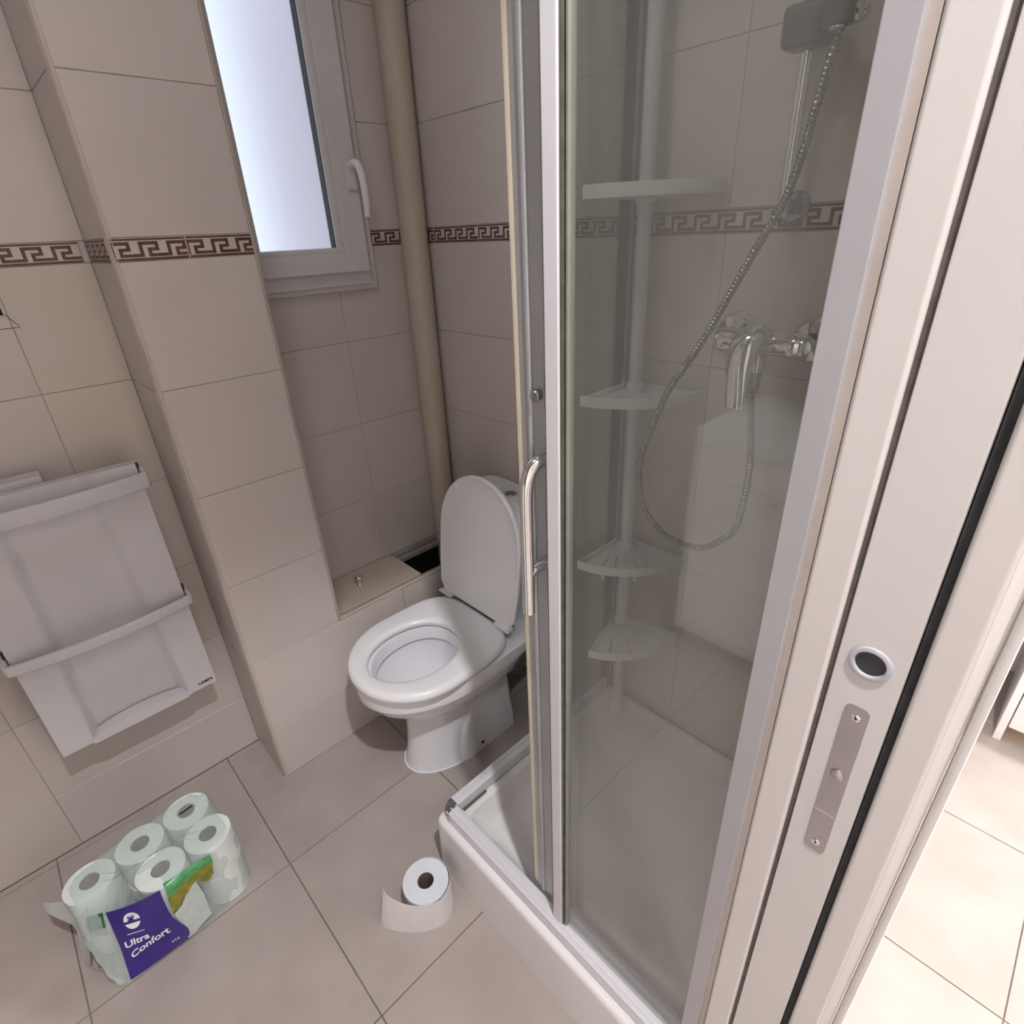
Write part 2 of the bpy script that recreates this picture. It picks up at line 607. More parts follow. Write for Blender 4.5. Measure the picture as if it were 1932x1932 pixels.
# ------------------------------------------------------------------ pillar and ledge
mb = MB()
g = .0018
mb.box(PX0 + g, PX1 - .001, PY + g, YB, 0, CZ)
pillar = struct(obj('wall_pillar', mb, 'grout', smooth=0), 'tiled boxed pillar between heater and window')
for z0, z1 in list(zip(ROWS[2:-1], ROWS[3:])) + list(zip(ROWS_UP[:-1], ROWS_UP[1:])):
    put_tile(pillar, 'y', PY, PX0 + .009, PX1 - .006, z0, z1)
for z0, z1 in list(zip(ROWS[:-1], ROWS[1:])) + list(zip(ROWS_UP[:-1], ROWS_UP[1:])):
    put_tile(pillar, 'x', PX0, PY + .009, YB, z0, z1)
for z0, z1 in zip(ROWS[:2], ROWS[1:3]):
    put_tile(pillar, 'y', PY, PX0 + .009, 0.752, z0, z1)
frieze(pillar, 'y', PY, [PX0 + .004, 0.391, 0.524], [0.0 - .003, -0.002])
frieze(pillar, 'x', PX0, [YB, PY + .010], [0.0])
mb = MB()
mb.box(PX1 - .004, PX1 + .002, PY + .004, YB, LZ, CZ)
obj('side_render', mb, 'cream_trim', pillar, smooth=0)


def corner_trim(name, x, y, sx, z0, z1, w=0.010):
    b = MB()
    pts = []
    for k in range(7):
        a = PI / 2 * k / 6
        pts.append((x + sx * w * (1 - math.cos(a)) - sx * .0005, y + w * (1 - math.sin(a)) - .0005))
    pts.append((x + sx * w, y + w))
    b.prism(pts, z0, z1, 'z')
    return struct(obj(name, b, 'cream_trim'), 'cream edge strip on the tiled pillar')


corner_trim('trim_1', PX0, PY, 1, 0.0, CZ)
corner_trim('trim_2', PX1 + .002, PY, -1, LZ, CZ, w=.008)

mb = MB()
mb.box(PX1, XR, PY + g, PY + .030, 0, LZ - .012)           # front upstand
mb.box(PX1, XR, YB - .030, YB, 0, LZ - .016)               # back bearer
mb.box(PX1, XR, PY + .03, YB - .03, 0, 0.16)               # floor of the duct
ledge = struct(obj('wall_ledge', mb, 'cavity_shade', smooth=0), 'low tiled pipe ledge behind the toilet')
for z0, z1 in zip(ROWS[:2], ROWS[1:3]):
    put_tile(ledge, 'y', PY, 0.752, XR, z0, z1)
mb = MB()
mb.box(PX1, XR, PY - .0002, PY + .012, 0.4425, LZ + .001, bev=.002)
obj('edge_trim', mb, 'cream_trim', ledge)
mb = MB()
mb.box(0.845, XR, PY + .012, PY + .024, LZ - .014, LZ - .003)
obj('opening_rail', mb, 'frame_metal', ledge, smooth=0)
mb = MB()
mb.box(0.835, XR, YB - .022, YB - .002, LZ - .012, LZ + .004, bev=.002)
mb.box(0.835, XR, YB - .046, YB - .024, LZ - .022, LZ - .006, bev=.002)
obj('opening_rail', mb, 'frame_metal', ledge, smooth=0)
# access panel lying on the ledge
ap = thing('access_panel', 'beige access panel with a small chrome knob lying on the ledge', 'panel', (0.69, 1.46, LZ - .012))
mb = MB()
mb.box(PX1 + .008, 0.842, PY + .019, YB - .004, LZ - .011, LZ + .004, bev=.0015)
obj('board', mb, 'panel_beige', ap)
mb = MB()
mb.lathe([(0.0001, .034), (.0115, .034), (.0140, .030), (.0125, .025), (.0065, .020), (.0055, .011), (.0085, .005), (.0095, .0)],
         (0.664, 1.478, LZ + .004), n=24, cap1=True)
obj('knob', mb, 'chrome', ap)
mb = MB()
mb.lathe([(0.0, .0006), (.014, .0006), (.014, -.002)], (PX1 + .030, 1.478, LZ + .0042), n=20)
obj('finger_hole', mb, 'cavity_shade', ap)

# ------------------------------------------------------------------ right wall
mb = MB()
mb.box(XR + .0018, XR + .16, YF1, YB, 0, CZ)
wall_right = struct(obj('wall_right', mb, 'grout', smooth=0), 'beige tiled wall behind toilet and shower')
ycols = [0.130, 0.570, 1.070, YB]
for z0, z1 in list(zip(ROWS[:-1], ROWS[1:])) + list(zip(ROWS_UP[:-1], ROWS_UP[1:])):
    for a0, a1 in zip(ycols[:-1], ycols[1:]):
        put_tile(wall_right, 'x', XR, a0, a1, z0, z1)
fe = [YB] + [1.490 - .2 * i for i in range(0, 7)] + [0.132]
fp = [0.080 % .05 + .02] + [0.0] * 7
frieze(wall_right, 'x', XR, fe, fp)

# ------------------------------------------------------------------ other walls and ceiling
mb = MB()
mb.box(XL - .12, XL, YF1, YB, 0, CZ)
struct(obj('wall_left', mb, 'wall_tile', smooth=0), 'plain beige wall opposite the shower')
mb = MB()
mb.box(HX0 - .1, HX1 + .1, HY0 - .1, YB + .16, CZ, CZ + .1)
struct(obj('ceiling', mb, 'ceiling_paint', smooth=0), 'white painted ceiling')
# partition: two skins with the door pocket between them, right of the doorway
mb = MB()
JX = 0.475
mb.box(JX, HX1, YF0, 0.026, 0, CZ)
mb.box(JX, XR + .0015, 0.092, YF1, 0, CZ)
mb.box(0.60, HX1, 0.026, 0.092, DZ, CZ)
mb.box(DX0, JX, YF0, YF1, DZ, CZ)
mb.box(HX0, DX0, YF0, YF1, 0, CZ)
wall_front = struct(obj('wall_front', mb, 'hall_paint', smooth=0), 'white partition with the sliding door pocket')
mb = MB()
mb.box(HX1, HX1 + .1, HY0, YF1, 0, CZ)
struct(obj('wall_hall_right', mb, 'hall_paint', smooth=0), 'white hall end wall')
mb = MB()
mb.box(HX0, HX1, HY0 - .1, HY0, 0, CZ)
struct(obj('wall_hall_front', mb, 'hall_paint', smooth=0), 'white hall wall behind the viewer')
mb = MB()
mb.box(HX0 - .1, HX0, HY0, YF0, 0, CZ)
struct(obj('wall_hall_left', mb, 'hall_paint', smooth=0), 'white hall wall on the left')


# ------------------------------------------------------------------ door jamb and sliding door
def jamb(name, y0, y1, label, lip=None):
    b = MB()
    r = .004
    pts = []
    for (cx, cy, a0) in ((DX1 + r, y0 + r, PI), (DX1 + r, y1 - r, PI / 2)):
        for k in range(6):
            a = (a0 + PI / 2 * k / 5) if a0 == PI else (a0 + PI / 2 * k / 5)
            pts.append((cx + r * math.cos(a), cy + r * math.sin(a)))
    # order: left-bottom corner then left-top corner
    low = [(DX1 + r - r * math.cos(PI / 2 * k / 5), y0 + r - r * math.sin(PI / 2 * k / 5)) for k in range(6)][::-1]
    up = [(DX1 + r - r * math.cos(PI / 2 * k / 5), y1 - r + r * math.sin(PI / 2 * k / 5)) for k in range(6)]
    outline = low + up + [(JX - .0003, y1), (JX - .0003, y0)]
    b.prism(outline, 0, DZ, 'z')
    return struct(obj(name, b, 'jamb_paint'), label)


jamb('trim_3', 0.0915, 0.1235, 'white jamb strip next to the shower profile')
jamb('trim_4', -0.0005, 0.0275, 'white jamb strip on the hall side')
mb = MB()
mb.box(DX1 + .008, JX + .02, -.0195, -.011, 0, DZ, bev=.003)
struct(obj('trim_5', mb, 'jamb_paint'), 'rounded white door casing edge in the hall')
mb = MB()
mb.box(DX1 + .0045, DX1 + .012, .0868, .0914, 0.002, DZ)
struct(obj('trim_6', mb, 'brush_brown', smooth=0), 'brown brush seal beside the sliding door')
mb = MB()
mb.box(DX1 + .008, DX1 + .012, .0278, .0342, 0.002, DZ)  # dark strip put in the open gap to paint its shade
struct(obj('trim_7', mb, 'gap_shade', smooth=0), 'dark strip painting the shade of the gap on the hall side of the sliding door')

door = bpy.data.objects.new('door_1', None)
C.objects.link(door)
door.location = (0.9, 0.06, 0.005)
struct(door, 'white pocket sliding door pushed into the wall')
DE = DX1 + .002
mb = MB()
mb.box(DE, DE + .82, 0.0352, 0.0868, 0.006, 2.32, bev=.0015)
obj('door_leaf', mb, 'door_paint', door)
# round finger pull: rim and dark cup, centre from the photograph
pc = Vector((DE, 0.0614, 1.127))
mb = MB()
R_ = [(0.0170, -.0002), (.0165, -.0022), (.0145, -.0030), (.0125, -.0026), (.0117, -.0010), (.0115, .0005)]
mb.lathe([(r, h) for r, h in R_], pc, n=40, axis='x')
pull = obj('finger_pull', mb, 'white_ring', door)
mb = MB()
mb.lathe([(0.0118, -.0012), (.0116, -.0003), (.0001, -.0003)], pc, n=40, axis='x')
obj('pull_cup', mb, 'pull_dark', pull)
# lock plate
mb = MB()
ly, lz0, lz1, lw = 0.0594, 0.874, 1.078, 0.0098
out = []
rc = .006
for (cy, cz, a0) in ((ly + lw - rc, lz1 - rc, 0), (ly - lw + rc, lz1 - rc, PI / 2), (ly - lw + rc, lz0 + rc, PI), (ly + lw - rc, lz0 + rc, 1.5 * PI)):
    for k in range(5):
        a = a0 + PI / 2 * k / 4
        out.append((cy + rc * math.cos(a), cz + rc * math.sin(a)))
mb.prism(out, DE - .0012, DE + .0005, 'x')
plate = obj('lock_plate', mb, 'steel', door)
for zz in (lz1 - .013, lz0 + .013):
    mb = MB()
    mb.lathe([(.0042, -.0012), (.0038, -.0018), (.0026, -.0022), (.0012, -.0019), (.0011, -.0012), (.0001, -.0012)],
             (DE, ly, zz), n=20, axis='x')
    obj('screw', mb, 'chrome', plate)
mb = MB()
mb.lathe([(.0062, -.0012), (.0060, -.0030), (.0045, -.0040), (.0001, -.0043)], (DE, ly, 0.990), n=28, axis='x')
obj('latch_hook', mb, 'steel', plate)
mb = MB()
mb.box(DE - .0016, DE - .001, ly - lw + .001, ly + lw - .001, .9325, .9345)
obj('plate_seam', mb, 'chrome', plate, smooth=0)

# ------------------------------------------------------------------ window
win = bpy.data.objects.new('window_1', None)
C.objects.link(win)
win.location = (0.735, YB, WZ0)
struct(win, 'white plastic window with frosted glass')


def frame_mb(x0, x1, z0, z1, w, y0, y1, bev=.003, wb=None):
    b = MB()
    wb = w if wb is None else wb
    b.box(x0, x0 + w, y0, y1, z0, z1, bev)
    b.box(x1 - w, x1, y0, y1, z0, z1, bev)
    b.box(x0 + w - .002, x1 - w + .002, y0, y1, z0, z0 + wb, bev)
    b.box(x0 + w - .002, x1 - w + .002, y0, y1, z1 - w, z1, bev)
    return b


obj('outer_trim', frame_mb(0.5325, 0.938, 1.337, 2.245, .030, YB - .012, YB - .0005), 'pvc', win)
obj('window_frame', frame_mb(0.5365, 0.917, 1.352, 2.22, .040, YB - .024, YB + .05), 'pvc', win)
sash = obj('sash', frame_mb(0.5335, 0.904, 1.386, 2.20, .070, YB - .042, YB + .03, wb=.050, bev=.005), 'pvc', win)
obj('glazing_bead', frame_mb(0.574, 0.838, 1.428, 2.142, .022, YB - .034, YB + .01, bev=.006), 'pvc', win)
mb = MB()
mb.box(0.8145, 0.8172, YB - .026, YB - .003, 1.449, 2.12)
obj('gasket', mb, 'gasket', win, smooth=0)
mb = MB()
mb.box(0.585, 0.8300, YB - .002, YB + .003, 1.446, 2.125)
obj('pane', mb, 'frosted_glass', win, smooth=0)
mb = MB()
mb.box(0.868, 0.897, YB - .050, YB - .041, 1.585, 1.655, bev=.004)
hb = obj('handle_base', mb, 'pvc', win)
mb = MB()
mb.tube([(0.883, YB - .048, 1.640), (0.884, YB - .072, 1.645), (0.889, YB - .084, 1.630), (0.892, YB - .088, 1.590), (0.894, YB - .085, 1.548),
         (0.895, YB - .080, 1.522)], [.009, .010, .010, .0095, .009, .008], n=12, sub=4)
obj('handle', mb, 'pvc_handle', hb)

# buildings outside, only as a blur in the frosted pane
mb = MB()
mb.box(1.10, 3.2, 2.5, 2.8, -1, 6)
struct(obj('wall_outside', mb, 'facade', smooth=0), 'lavender rendered wall outside the window')

# ------------------------------------------------------------------ corner pipe
pp = thing('vertical_pipe', 'cream painted drain pipe running up the corner right of the window', 'pipe', (1.066, 1.527, LZ + .004))
mb = MB()
mb.cyl((1.063, 1.526, 0.16), (1.063, 1.526, CZ), .040, n=40)
obj('pipe_tube', mb, 'cream_paint', pp)

# ------------------------------------------------------------------ heater
ht = thing('towel_heater', 'white electric bathroom heater with towel bars left of the tiled pillar', 'heater', (0.005, YB, 0.36))
HY = 1.452      # front of stiles
hx0, hx1, hz0, hz1 = -0.170, 0.184, 0.384, 1.034
mb = MB()
mb.box(hx0 + .03, hx1 - .03, 1.49, YB - .001, hz0 + .05, hz1 - .03, bev=.006)
obj('back_box', mb, 'heater_white', ht)
mb = MB()
mb.box(hx0 + .02, 0.02, 1.50, YB - .02, hz1 - .04, hz1 + .014, bev=.006)
obj('control_box', mb, 'heater_white', ht)
# sculpted front: flat stiles with a scooped centre that deepens downwards
mb = MB()
nx, nz = 44, 30
grid = []
for j in range(nz + 1):
    tz = j / nz
    z = hz0 + (hz1 - hz0) * tz
    row = []
    sc0 = -0.108 + .020 * tz
    sc1 = 0.118 - .022 * tz
    depth = 0.014 * (1 - tz) ** 0.8 + 0.006 + 0.020 * max(0.0, 1 - tz / .20) ** 1.5
    for i in range(nx + 1):
        tx = i / nx
        x = hx0 + (hx1 - hx0) * tx
        d = 0.0
        if sc0 < x < sc1:
            e = min(x - sc0, sc1 - x) / .022
            e = max(0, min(1, e))
            d = depth * (e * e * (3 - 2 * e))
        lean = .010 * max(0, tz - .93) / .07
        row.append((x, HY + d + lean, z))
    grid.append(row)
back = [[(p[0], 1.492, p[2]) for p in row] for row in grid]
secs = []
for j in range(nz + 1):
    secs.append(grid[j] + list(reversed(back[j])))
mb.loft(secs)
obj('front_panel', mb, 'heater_white', ht, smooth=50)
# fan outlet lip at the bottom
mb = MB()
out = [(-0.112 + .232 * k / 24, hz0 + .003 + .024 * max(0.0, math.sin(PI * k / 24)) ** .55) for k in range(25)]
out += [(0.112, hz0 - .006), (-0.104, hz0 - .006)]
mb.prism(out, HY - .004, HY + .030, 'y')
es = [e for e in mb.bm.edges if abs(e.verts[0].co.y - e.verts[1].co.y) < 1e-6 and e.verts[0].co.y < HY]
bmesh.ops.bevel(mb.bm, geom=es, offset=.003, segments=2, affect='EDGES', profile=.5)
obj('outlet_lip', mb, 'heater_white', ht, smooth=50)
for (zc, hgt, bow) in ((1.000, .040, .026), (0.668, .028, .022)):
    mb = MB()
    path = [(hx0 - .004, 1.49, zc + .014), (hx0 - .009, HY - .006, zc + .003)]
    for k in range(13):
        t = k / 12
        path.append((hx0 - .004 + (hx1 - hx0 + .008) * t, HY - .014 - bow * math.sin(PI * t) ** .8, zc - .002))
    path += [(hx1 + .009, HY - .006, zc + .003), (hx1 + .004, 1.49, zc + .014)]
    pts = catmull([Vector(p) for p in path], 3)
    secs = []
    for i, p in enumerate(pts):
        a, b_ = pts[max(0, i - 1)], pts[min(len(pts) - 1, i + 1)]
        t = (b_ - a).normalized()
        side = Vector((-t.y, t.x, 0)).normalized()
        ring = []
        for k in range(12):
            th = 2 * PI * k / 12
            cw = math.copysign(abs(math.cos(th)) ** .6, math.cos(th)) * .006
            ch = math.copysign(abs(math.sin(th)) ** .6, math.sin(th)) * hgt / 2
            ring.append(p + side * cw + Vector((0, 0, 1)) * ch)
        secs.append(ring)
    mb.loft(secs)
    obj('towel_bar', mb, 'heater_white', ht, smooth=60)
    for sx, xx in ((1, hx1), (-1, hx0)):
        mb = MB()
        mb.box(min(xx, xx + sx * .006), max(xx, xx + sx * .006), HY + .006, HY + .018, zc + .012, zc + .034, bev=.001)
        obj('bar_slot', mb, 'heater_dark', ht)
me = text_mesh('CAMPA', 0.0115, .0002, True)
me.materials.append(M['black_ink'])
tx = bpy.data.objects.new('lettering', me)
C.objects.link(tx)
tx.parent = ht
tx.rotation_euler = (PI / 2, 0, 0)
tx.location = Vector((0.159, HY - .0006, 0.4005)) - wloc(ht)

# ------------------------------------------------------------------ toilet
TY = 1.118
toilet = thing('toilet', 'white ceramic toilet with its lid raised against the cistern', 'toilet', (0.74, TY, 0.0))


def egg(xf, xb, hw, z, n=56, sq=0.0, yc=TY, back_pow=2.6, split=None):
    """outline: round nose at xf, squarer tail at xb"""
    xm = xf + (xb - xf) * (0.52 if split is None else split)
    pts = []
    for k in range(n):
        a = 2 * PI * k / n
        c, s_ = math.cos(a), math.sin(a)
        if c >= 0:      # nose
            x = xm - (xm - xf) * c
            y = hw * s_
        else:
            p = 2.0 / back_pow
            x = xm + (xb - xm) * abs(c) ** p
            y = hw * math.copysign(abs(s_) ** p, s_)
        pts.append((x, yc + y, z))
    return pts


mb = MB()
secs = [egg(.543, .905, .108, 0.0, back_pow=6), egg(.546, .905, .106, 0.012, back_pow=6), egg(.558, .905, .098, .06, back_pow=6),
        egg(.566, .905, .094, .13, back_pow=6), egg(.567, .905, .096, .19, back_pow=6), egg(.556, .91, .106, .222, back_pow=5),
        egg(.525, .92, .130, .250, back_pow=4.5), egg(.494, .93, .153, .278, back_pow=4.5), egg(.464, .94, .170, .308, back_pow=4.5),
        egg(.452, .95, .177, .334, back_pow=4.5), egg(.445, .96, .1825, .341, back_pow=4.5), egg(.444, 1.02, .184, .365, back_pow=5), egg(.443, 1.04, .184, .388, back_pow=5),
        egg(.452, 1.035, .176, .393, back_pow=5)]
secs += [egg(.496, .764, .116, .393, back_pow=2.2), egg(.499, .762, .113, .386, back_pow=2.2), egg(.503, .760, .110, .352, back_pow=2.2),
         egg(.490, .768, .121, .347, back_pow=2.2), egg(.497, .768, .117, .318, back_pow=2.2), egg(.535, .770, .098, .27, back_pow=2.2),
         egg(.580, .755, .070, .215, back_pow=2.2), egg(.63, .735, .040, .19, back_pow=2.0)]
mb.loft(secs)
obj('bowl', mb, 'ceramic', toilet, smooth=50)
# footprint seal
mb = MB()
mb.loft([egg(.540, .905, .111, 0.0, back_pow=6), egg(.541, .905, .1105, .003, back_pow=6)])
obj('silicone_seal', mb, 'label_white', toilet)
# side moulding of the pedestal with the bolt hole
for sgn in (-1, 1):
    mb = MB()
    S = []
    for (z, x0, x1, d) in ((.0, .66, .905, .112), (.05, .665, .905, .110), (.11, .68, .90, .104), (.17, .70, .90, .098), (.21, .71, .90, .094)):
        S.append([(x0, TY, z), (x0 + .012, TY + sgn * (d - .012), z), (x0 + .035, TY + sgn * d, z), (x1 - .02, TY + sgn * d, z),
                  (x1, TY + sgn * (d - .015), z), (x1, TY, z)])
    mb.loft(S)
    obj('foot_moulding', mb, 'ceramic', toilet, smooth=60)
mb = MB()
mb.lathe([(.0055, -.0012), (.0055, .002)], (0.753, TY - .1112, .026), n=16, axis='y', cap0=True)
obj('bolt_hole', mb, 'cavity_shade', toilet)
# seat ring
mb = MB()
ob_, ib_ = 5.0, 2.2
so = lambda dx, z: egg(.437 + dx, .868 - dx, .189 - dx, z, back_pow=4.2, split=.45)
si = lambda dx, z: egg(.487 - dx, .758 + dx, .112 + dx, z, back_pow=2.2, split=.5)
mb.loft([so(.004, .396), so(0, .400), so(0, .408), so(.003, .416), so(.010, .4205), so(.02, .422),
         si(.018, .422), si(.008, .4205), si(.001, .415), si(0, .408), si(.004, .398), si(.008, .396), so(.004, .396)], cap0=False, cap1=False)
obj('seat', mb, 'seat_plastic', toilet, smooth=50)
# lid: bullet outline leaning back on the cistern
lid_root = Vector((0.866, TY + .012, .425))
lean = math.radians(8.0)
ex = Vector((math.sin(lean), 0, math.cos(lean)))      # up the lid
en = Vector((-math.cos(lean), 0, math.sin(lean)))     # lid inner face normal, to the room


def lid_outline(scale_in, h):
    L, hw, rb = 0.428, .180, .02
    pts = []
    n = 30
    for k in range(n + 1):        # round top, from right side over to left
        a = PI * k / n
        y = -(hw - scale_in) * math.cos(a)
        s_ = (L - .225 - scale_in) * math.sin(a) ** 0.92 + .225
        pts.append((y, s_))
    pts += [(hw - scale_in - .001, .12), (hw - .008 - scale_in, .03), (hw - .030 - scale_in, scale_in), (0, scale_in),
            (-(hw - .030 - scale_in), scale_in), (-(hw - .008 - scale_in), .03), (-(hw - scale_in - .001), .12)]
    return [lid_root + ex * s_ + Vector((0, 1, 0)) * y + en * h for y, s_ in pts]


mb = MB()
mb.loft([lid_outline(.012, -.016), lid_outline(.003, -.012), lid_outline(0, -.004), lid_outline(0, .003), lid_outline(.003, .006),
         lid_outline(.010, .006), lid_outline(.016, .002), lid_outline(.06, .0005)])
lid = obj('lid', mb, 'seat_plastic', toilet, smooth=50)
for (yy, ss) in ((.105, .375), (-.105, .375)):
    mb = MB()
    p = lid_root + ex * ss + Vector((0, yy, 0)) + en * .001
    mb.tube([p, p + en * .004, p + en * .006], [.0085, .008, .003], n=14)
    obj('bumper', mb, 'label_white', lid)
for sgn in (-1, 1):
    mb = MB()
    yc_ = TY + .012 + sgn * .135
    mb.box(.846, .872, yc_ - .030, yc_ + .030, .4215, .438 if sgn < 0 else .428, bev=.004 if sgn < 0 else .002)
    obj('hinge', mb, 'seat_plastic', toilet)
# cistern
mb = MB()


def rrect(x0, x1, y0, y1, r, z, n=5):
    pts = []
    for (cx, cy, a0) in ((x1 - r, y1 - r, 0), (x0 + r, y1 - r, PI / 2), (x0 + r, y0 + r, PI), (x1 - r, y0 + r, 1.5 * PI)):
        for k in range(n):
            a = a0 + PI / 2 * k / (n - 1)
            pts.append((cx + r * math.cos(a), cy + r * math.sin(a), z))
    return pts


mb.loft([rrect(.945, 1.102, TY - .155, TY + .155, .03, .385), rrect(.938, 1.105, TY - .172, TY + .172, .035, .45),
         rrect(.932, 1.106, TY - .183, TY + .183, .04, .715), rrect(.934, 1.105, TY - .181, TY + .181, .04, .720)])
obj('cistern', mb, 'ceramic', toilet, smooth=50)
mb = MB()
mb.loft([rrect(.930, 1.106, TY - .186, TY + .186, .045, .7225), rrect(.924, 1.107, TY - .190, TY + .190, .05, .728),
         rrect(.924, 1.107, TY - .190, TY + .190, .05, .750), rrect(.930, 1.105, TY - .186, TY + .186, .048, .758),
         rrect(.945, 1.095, TY - .170, TY + .170, .04, .762)])
cl = obj('cistern_lid', mb, 'ceramic', toilet, smooth=50)
mb = MB()
mb.lathe([(.0225, .000), (.0225, .004), (.020, .0055), (.018, .0045), (.0001, .0045)], (1.026, TY, .762), n=32)
fb_ = obj('flush_button', mb, 'chrome', cl)
mb = MB()
mb.lathe([(.0165, .0045), (.0155, .006), (.0001, .0062)], (1.026, TY, .762), n=28)
obj('button_insert', mb, 'chrome_dull', fb_)
# drain elbow
mb = MB()
mb.cyl((.90, TY, .175), (.965, TY, .175), .055, n=28)
obj('outlet_spigot', mb, 'ceramic', toilet)
mb = MB()
mb.cyl((.955, TY, .175), (.985, TY, .175), .068, n=28)
mb.cyl((.985, TY, .175), (1.105, TY, .175), .055, n=28)
obj('drain_pipe', mb, 'drain_grey', toilet)

# ------------------------------------------------------------------ shower tray
TX0, TX1, TYA, TYB, TZ = 0.438, 1.102, 0.135, 0.815, 0.180
tray = thing('shower_tray', 'white square acrylic shower tray with a raised front', 'shower tray', ((TX0 + TX1) / 2, (TYA + TYB) / 2, 0))
mb = MB()


def tr(d, r, z):
    return rrect(TX0 + d, TX1 - min(d, .02), TYA + min(d, .03), TYB - d, r, z, n=6)


mb.loft([tr(-.004, .02, 0), tr(0, .02, .165), tr(.001, .02, .174), tr(.005, .02, .1795), tr(.010, .02, .180), tr(.050, .03, .179),
         tr(.058, .03, .174), tr(.075, .04, .135), tr(.105, .05, .121), tr(.22, .05, .117)])
obj('tray_body', mb, 'tray_acrylic', tray, smooth=50)

# ------------------------------------------------------------------ shower enclosure
enc = thing('shower_enclosure', 'white framed corner shower enclosure with sliding glass doors standing open', 'shower enclosure', (0.47, 0.80, TZ))
ETOP = 1.98
RZ = .2155
mb = MB()
mb.box(.4555, .4680, .150, .786, TZ + .0005, RZ - .003, bev=.002)
mb.box(.4640, .4860, .150, .786, TZ + .004, RZ, bev=.004)
obj('front_rail', mb, 'alu_white', enc)
mb = MB()
mb.box(.486, 1.104, .7955, .8080, TZ + .0005, RZ - .003, bev=.003)
mb.box(.486, 1.104, .7765, .7955, TZ + .004, RZ, bev=.004)
obj('side_rail', mb, 'alu_white', enc)
mb = MB()
mb.box(.500, .575, .772, .7768, TZ + .001, TZ + .008, bev=.001)
obj('drip_clip', mb, 'seal_green', enc)
# chrome corner joint: quarter ring
mb = MB()
S = []
for k in range(9):
    a = PI / 2 * k / 8
    dx, dy = math.cos(a), math.sin(a)
    cx_, cy_ = .4865, .7765
    S.append([(cx_ - r_ * math.sin(a), cy_ + r_ * math.cos(a), z_) for r_, z_ in ((.004, TZ + .001), (.0315, TZ + .001), (.0325, RZ - .008), (.028, RZ - .001), (.008, RZ + .0008), (.003, RZ - .002))])
mb.loft(S)
obj('corner_joint', mb, 'chrome_dull', enc, smooth=60)
# top rails
mb = MB()
mb.box(.455, .490, .150, .808, ETOP, ETOP + .045, bev=.004)
obj('front_rail', mb, 'alu_white', enc)
mb = MB()
mb.box(.490, 1.104, .776, .808, ETOP, ETOP + .045, bev=.004)
obj('side_rail', mb, 'alu_white', enc)
# wall profile beside the jamb
mb = MB()
mb.box(.4575, .492, .1305, .1535, TZ, ETOP, bev=.0015)
obj('wall_profile', mb, 'profile_shaded', enc)
mb = MB()
mb.box(.4640, .4748, .1237, .1305, TZ + .002, ETOP)
obj('silicone_joint', mb, 'joint_brown', enc, smooth=0)
# fixed front panel: glass, white end post, clear seal
mb = MB()
mb.box(.4765, .4815, .153, .4215, RZ - .004, ETOP)
fp_ = obj('fixed_panel', mb, 'shower_glass', enc, smooth=0)
mb = MB()
mb.box(.4670, .4860, .4205, .4415, RZ - .002, ETOP, bev=.002)
obj('end_post', mb, 'alu_white', fp_)
mb = MB()
mb.box(.4700, .4850, .4165, .4205, RZ, ETOP)
obj('edge_seal', mb, 'seal_green', fp_, smooth=0)
mb = MB()
mb.box(.4720, .4840, .4110, .4135, RZ, ETOP)
obj('edge_seal', mb, 'seal_grey', fp_, smooth=0)
# sliding door
mb = MB()
mb.box(.4985, .5035, .158, .472, RZ + .012, ETOP - .004)
sd = obj('sliding_door', mb, 'shower_glass', enc, smooth=0)
mb = MB()
mb.box(.4900, .5080, .4640, .5060, RZ + .008, ETOP - .004, bev=.002)
mb.tube([(.4915, .489, RZ + .009), (.4915, .489, ETOP - .005)], .0055, n=16)
obj('door_profile', mb, 'alu_satin', sd)
mb = MB()
mb.box(.4920, .5060, .5060, .5185, RZ + .006, ETOP - .004, bev=.003)
obj('magnetic_seal', mb, 'seal_cream', sd)
mb = MB()
mb.tube([(.490, .4600, 1.206), (.472, .4610, 1.206), (.4585, .4635, 1.193), (.4545, .4655, 1.168), (.4545, .4665, 1.135), (.4545, .4670, 1.06), (.4545, .4675, .978)],
        .0088, n=18, sub=5)
hd = obj('handle', mb, 'chrome', sd)
mb = MB()
mb.tube([(.4545, .466, 1.045), (.470, .4640, 1.048), (.490, .4610, 1.050)], .0078, n=14, sub=3)
obj('handle_bracket', mb, 'chrome', hd)
mb = MB()
mb.box(.4555, .4615, .4745, .4785, .977, 1.142, bev=.0015)  # second thin upright bar beside the handle tube
obj('flat_bar', mb, 'chrome', hd)
for zz in (1.287, 1.199):
    mb = MB()
    mb.lathe([(.0075, .002), (.0075, -.002), (.006, -.004), (.002, -.003), (.0001, -.003)], (.485, .474, zz), n=20, axis='x')
    obj('bolt', mb, 'chrome_dull', sd)
# side panel
mb = MB()
mb.box(.884, 1.083, .7850, .7900, RZ - .004, ETOP)
sp = obj('side_panel', mb, 'shower_glass', enc, smooth=0)
mb = MB()
mb.box(.866, .886, .778, .797, RZ - .002, ETOP, bev=.002)
obj('end_post', mb, 'alu_white', sp)
mb = MB()
mb.box(1.0820, 1.0835, .774, .800, TZ, ETOP)
mb.box(1.1005, 1.1020, .7735, .7745, TZ, ETOP)
obj('gasket', mb, 'gasket', sp, smooth=0)
mb = MB()
mb.box(1.0830, 1.1080, .7745, .800, TZ, ETOP, bev=.002)
obj('wall_profile', mb, 'alu_satin', sp)
mb = MB()
mb.box(.905, 1.10, .8000, .8040, RZ + .01, ETOP)
sd2 = obj('sliding_door', mb, 'shower_glass', enc, smooth=0)
mb = MB()
mb.box(.888, .908, .7965, .8085, RZ + .008, ETOP, bev=.002)
obj('door_profile', mb, 'alu_satin', sd2)

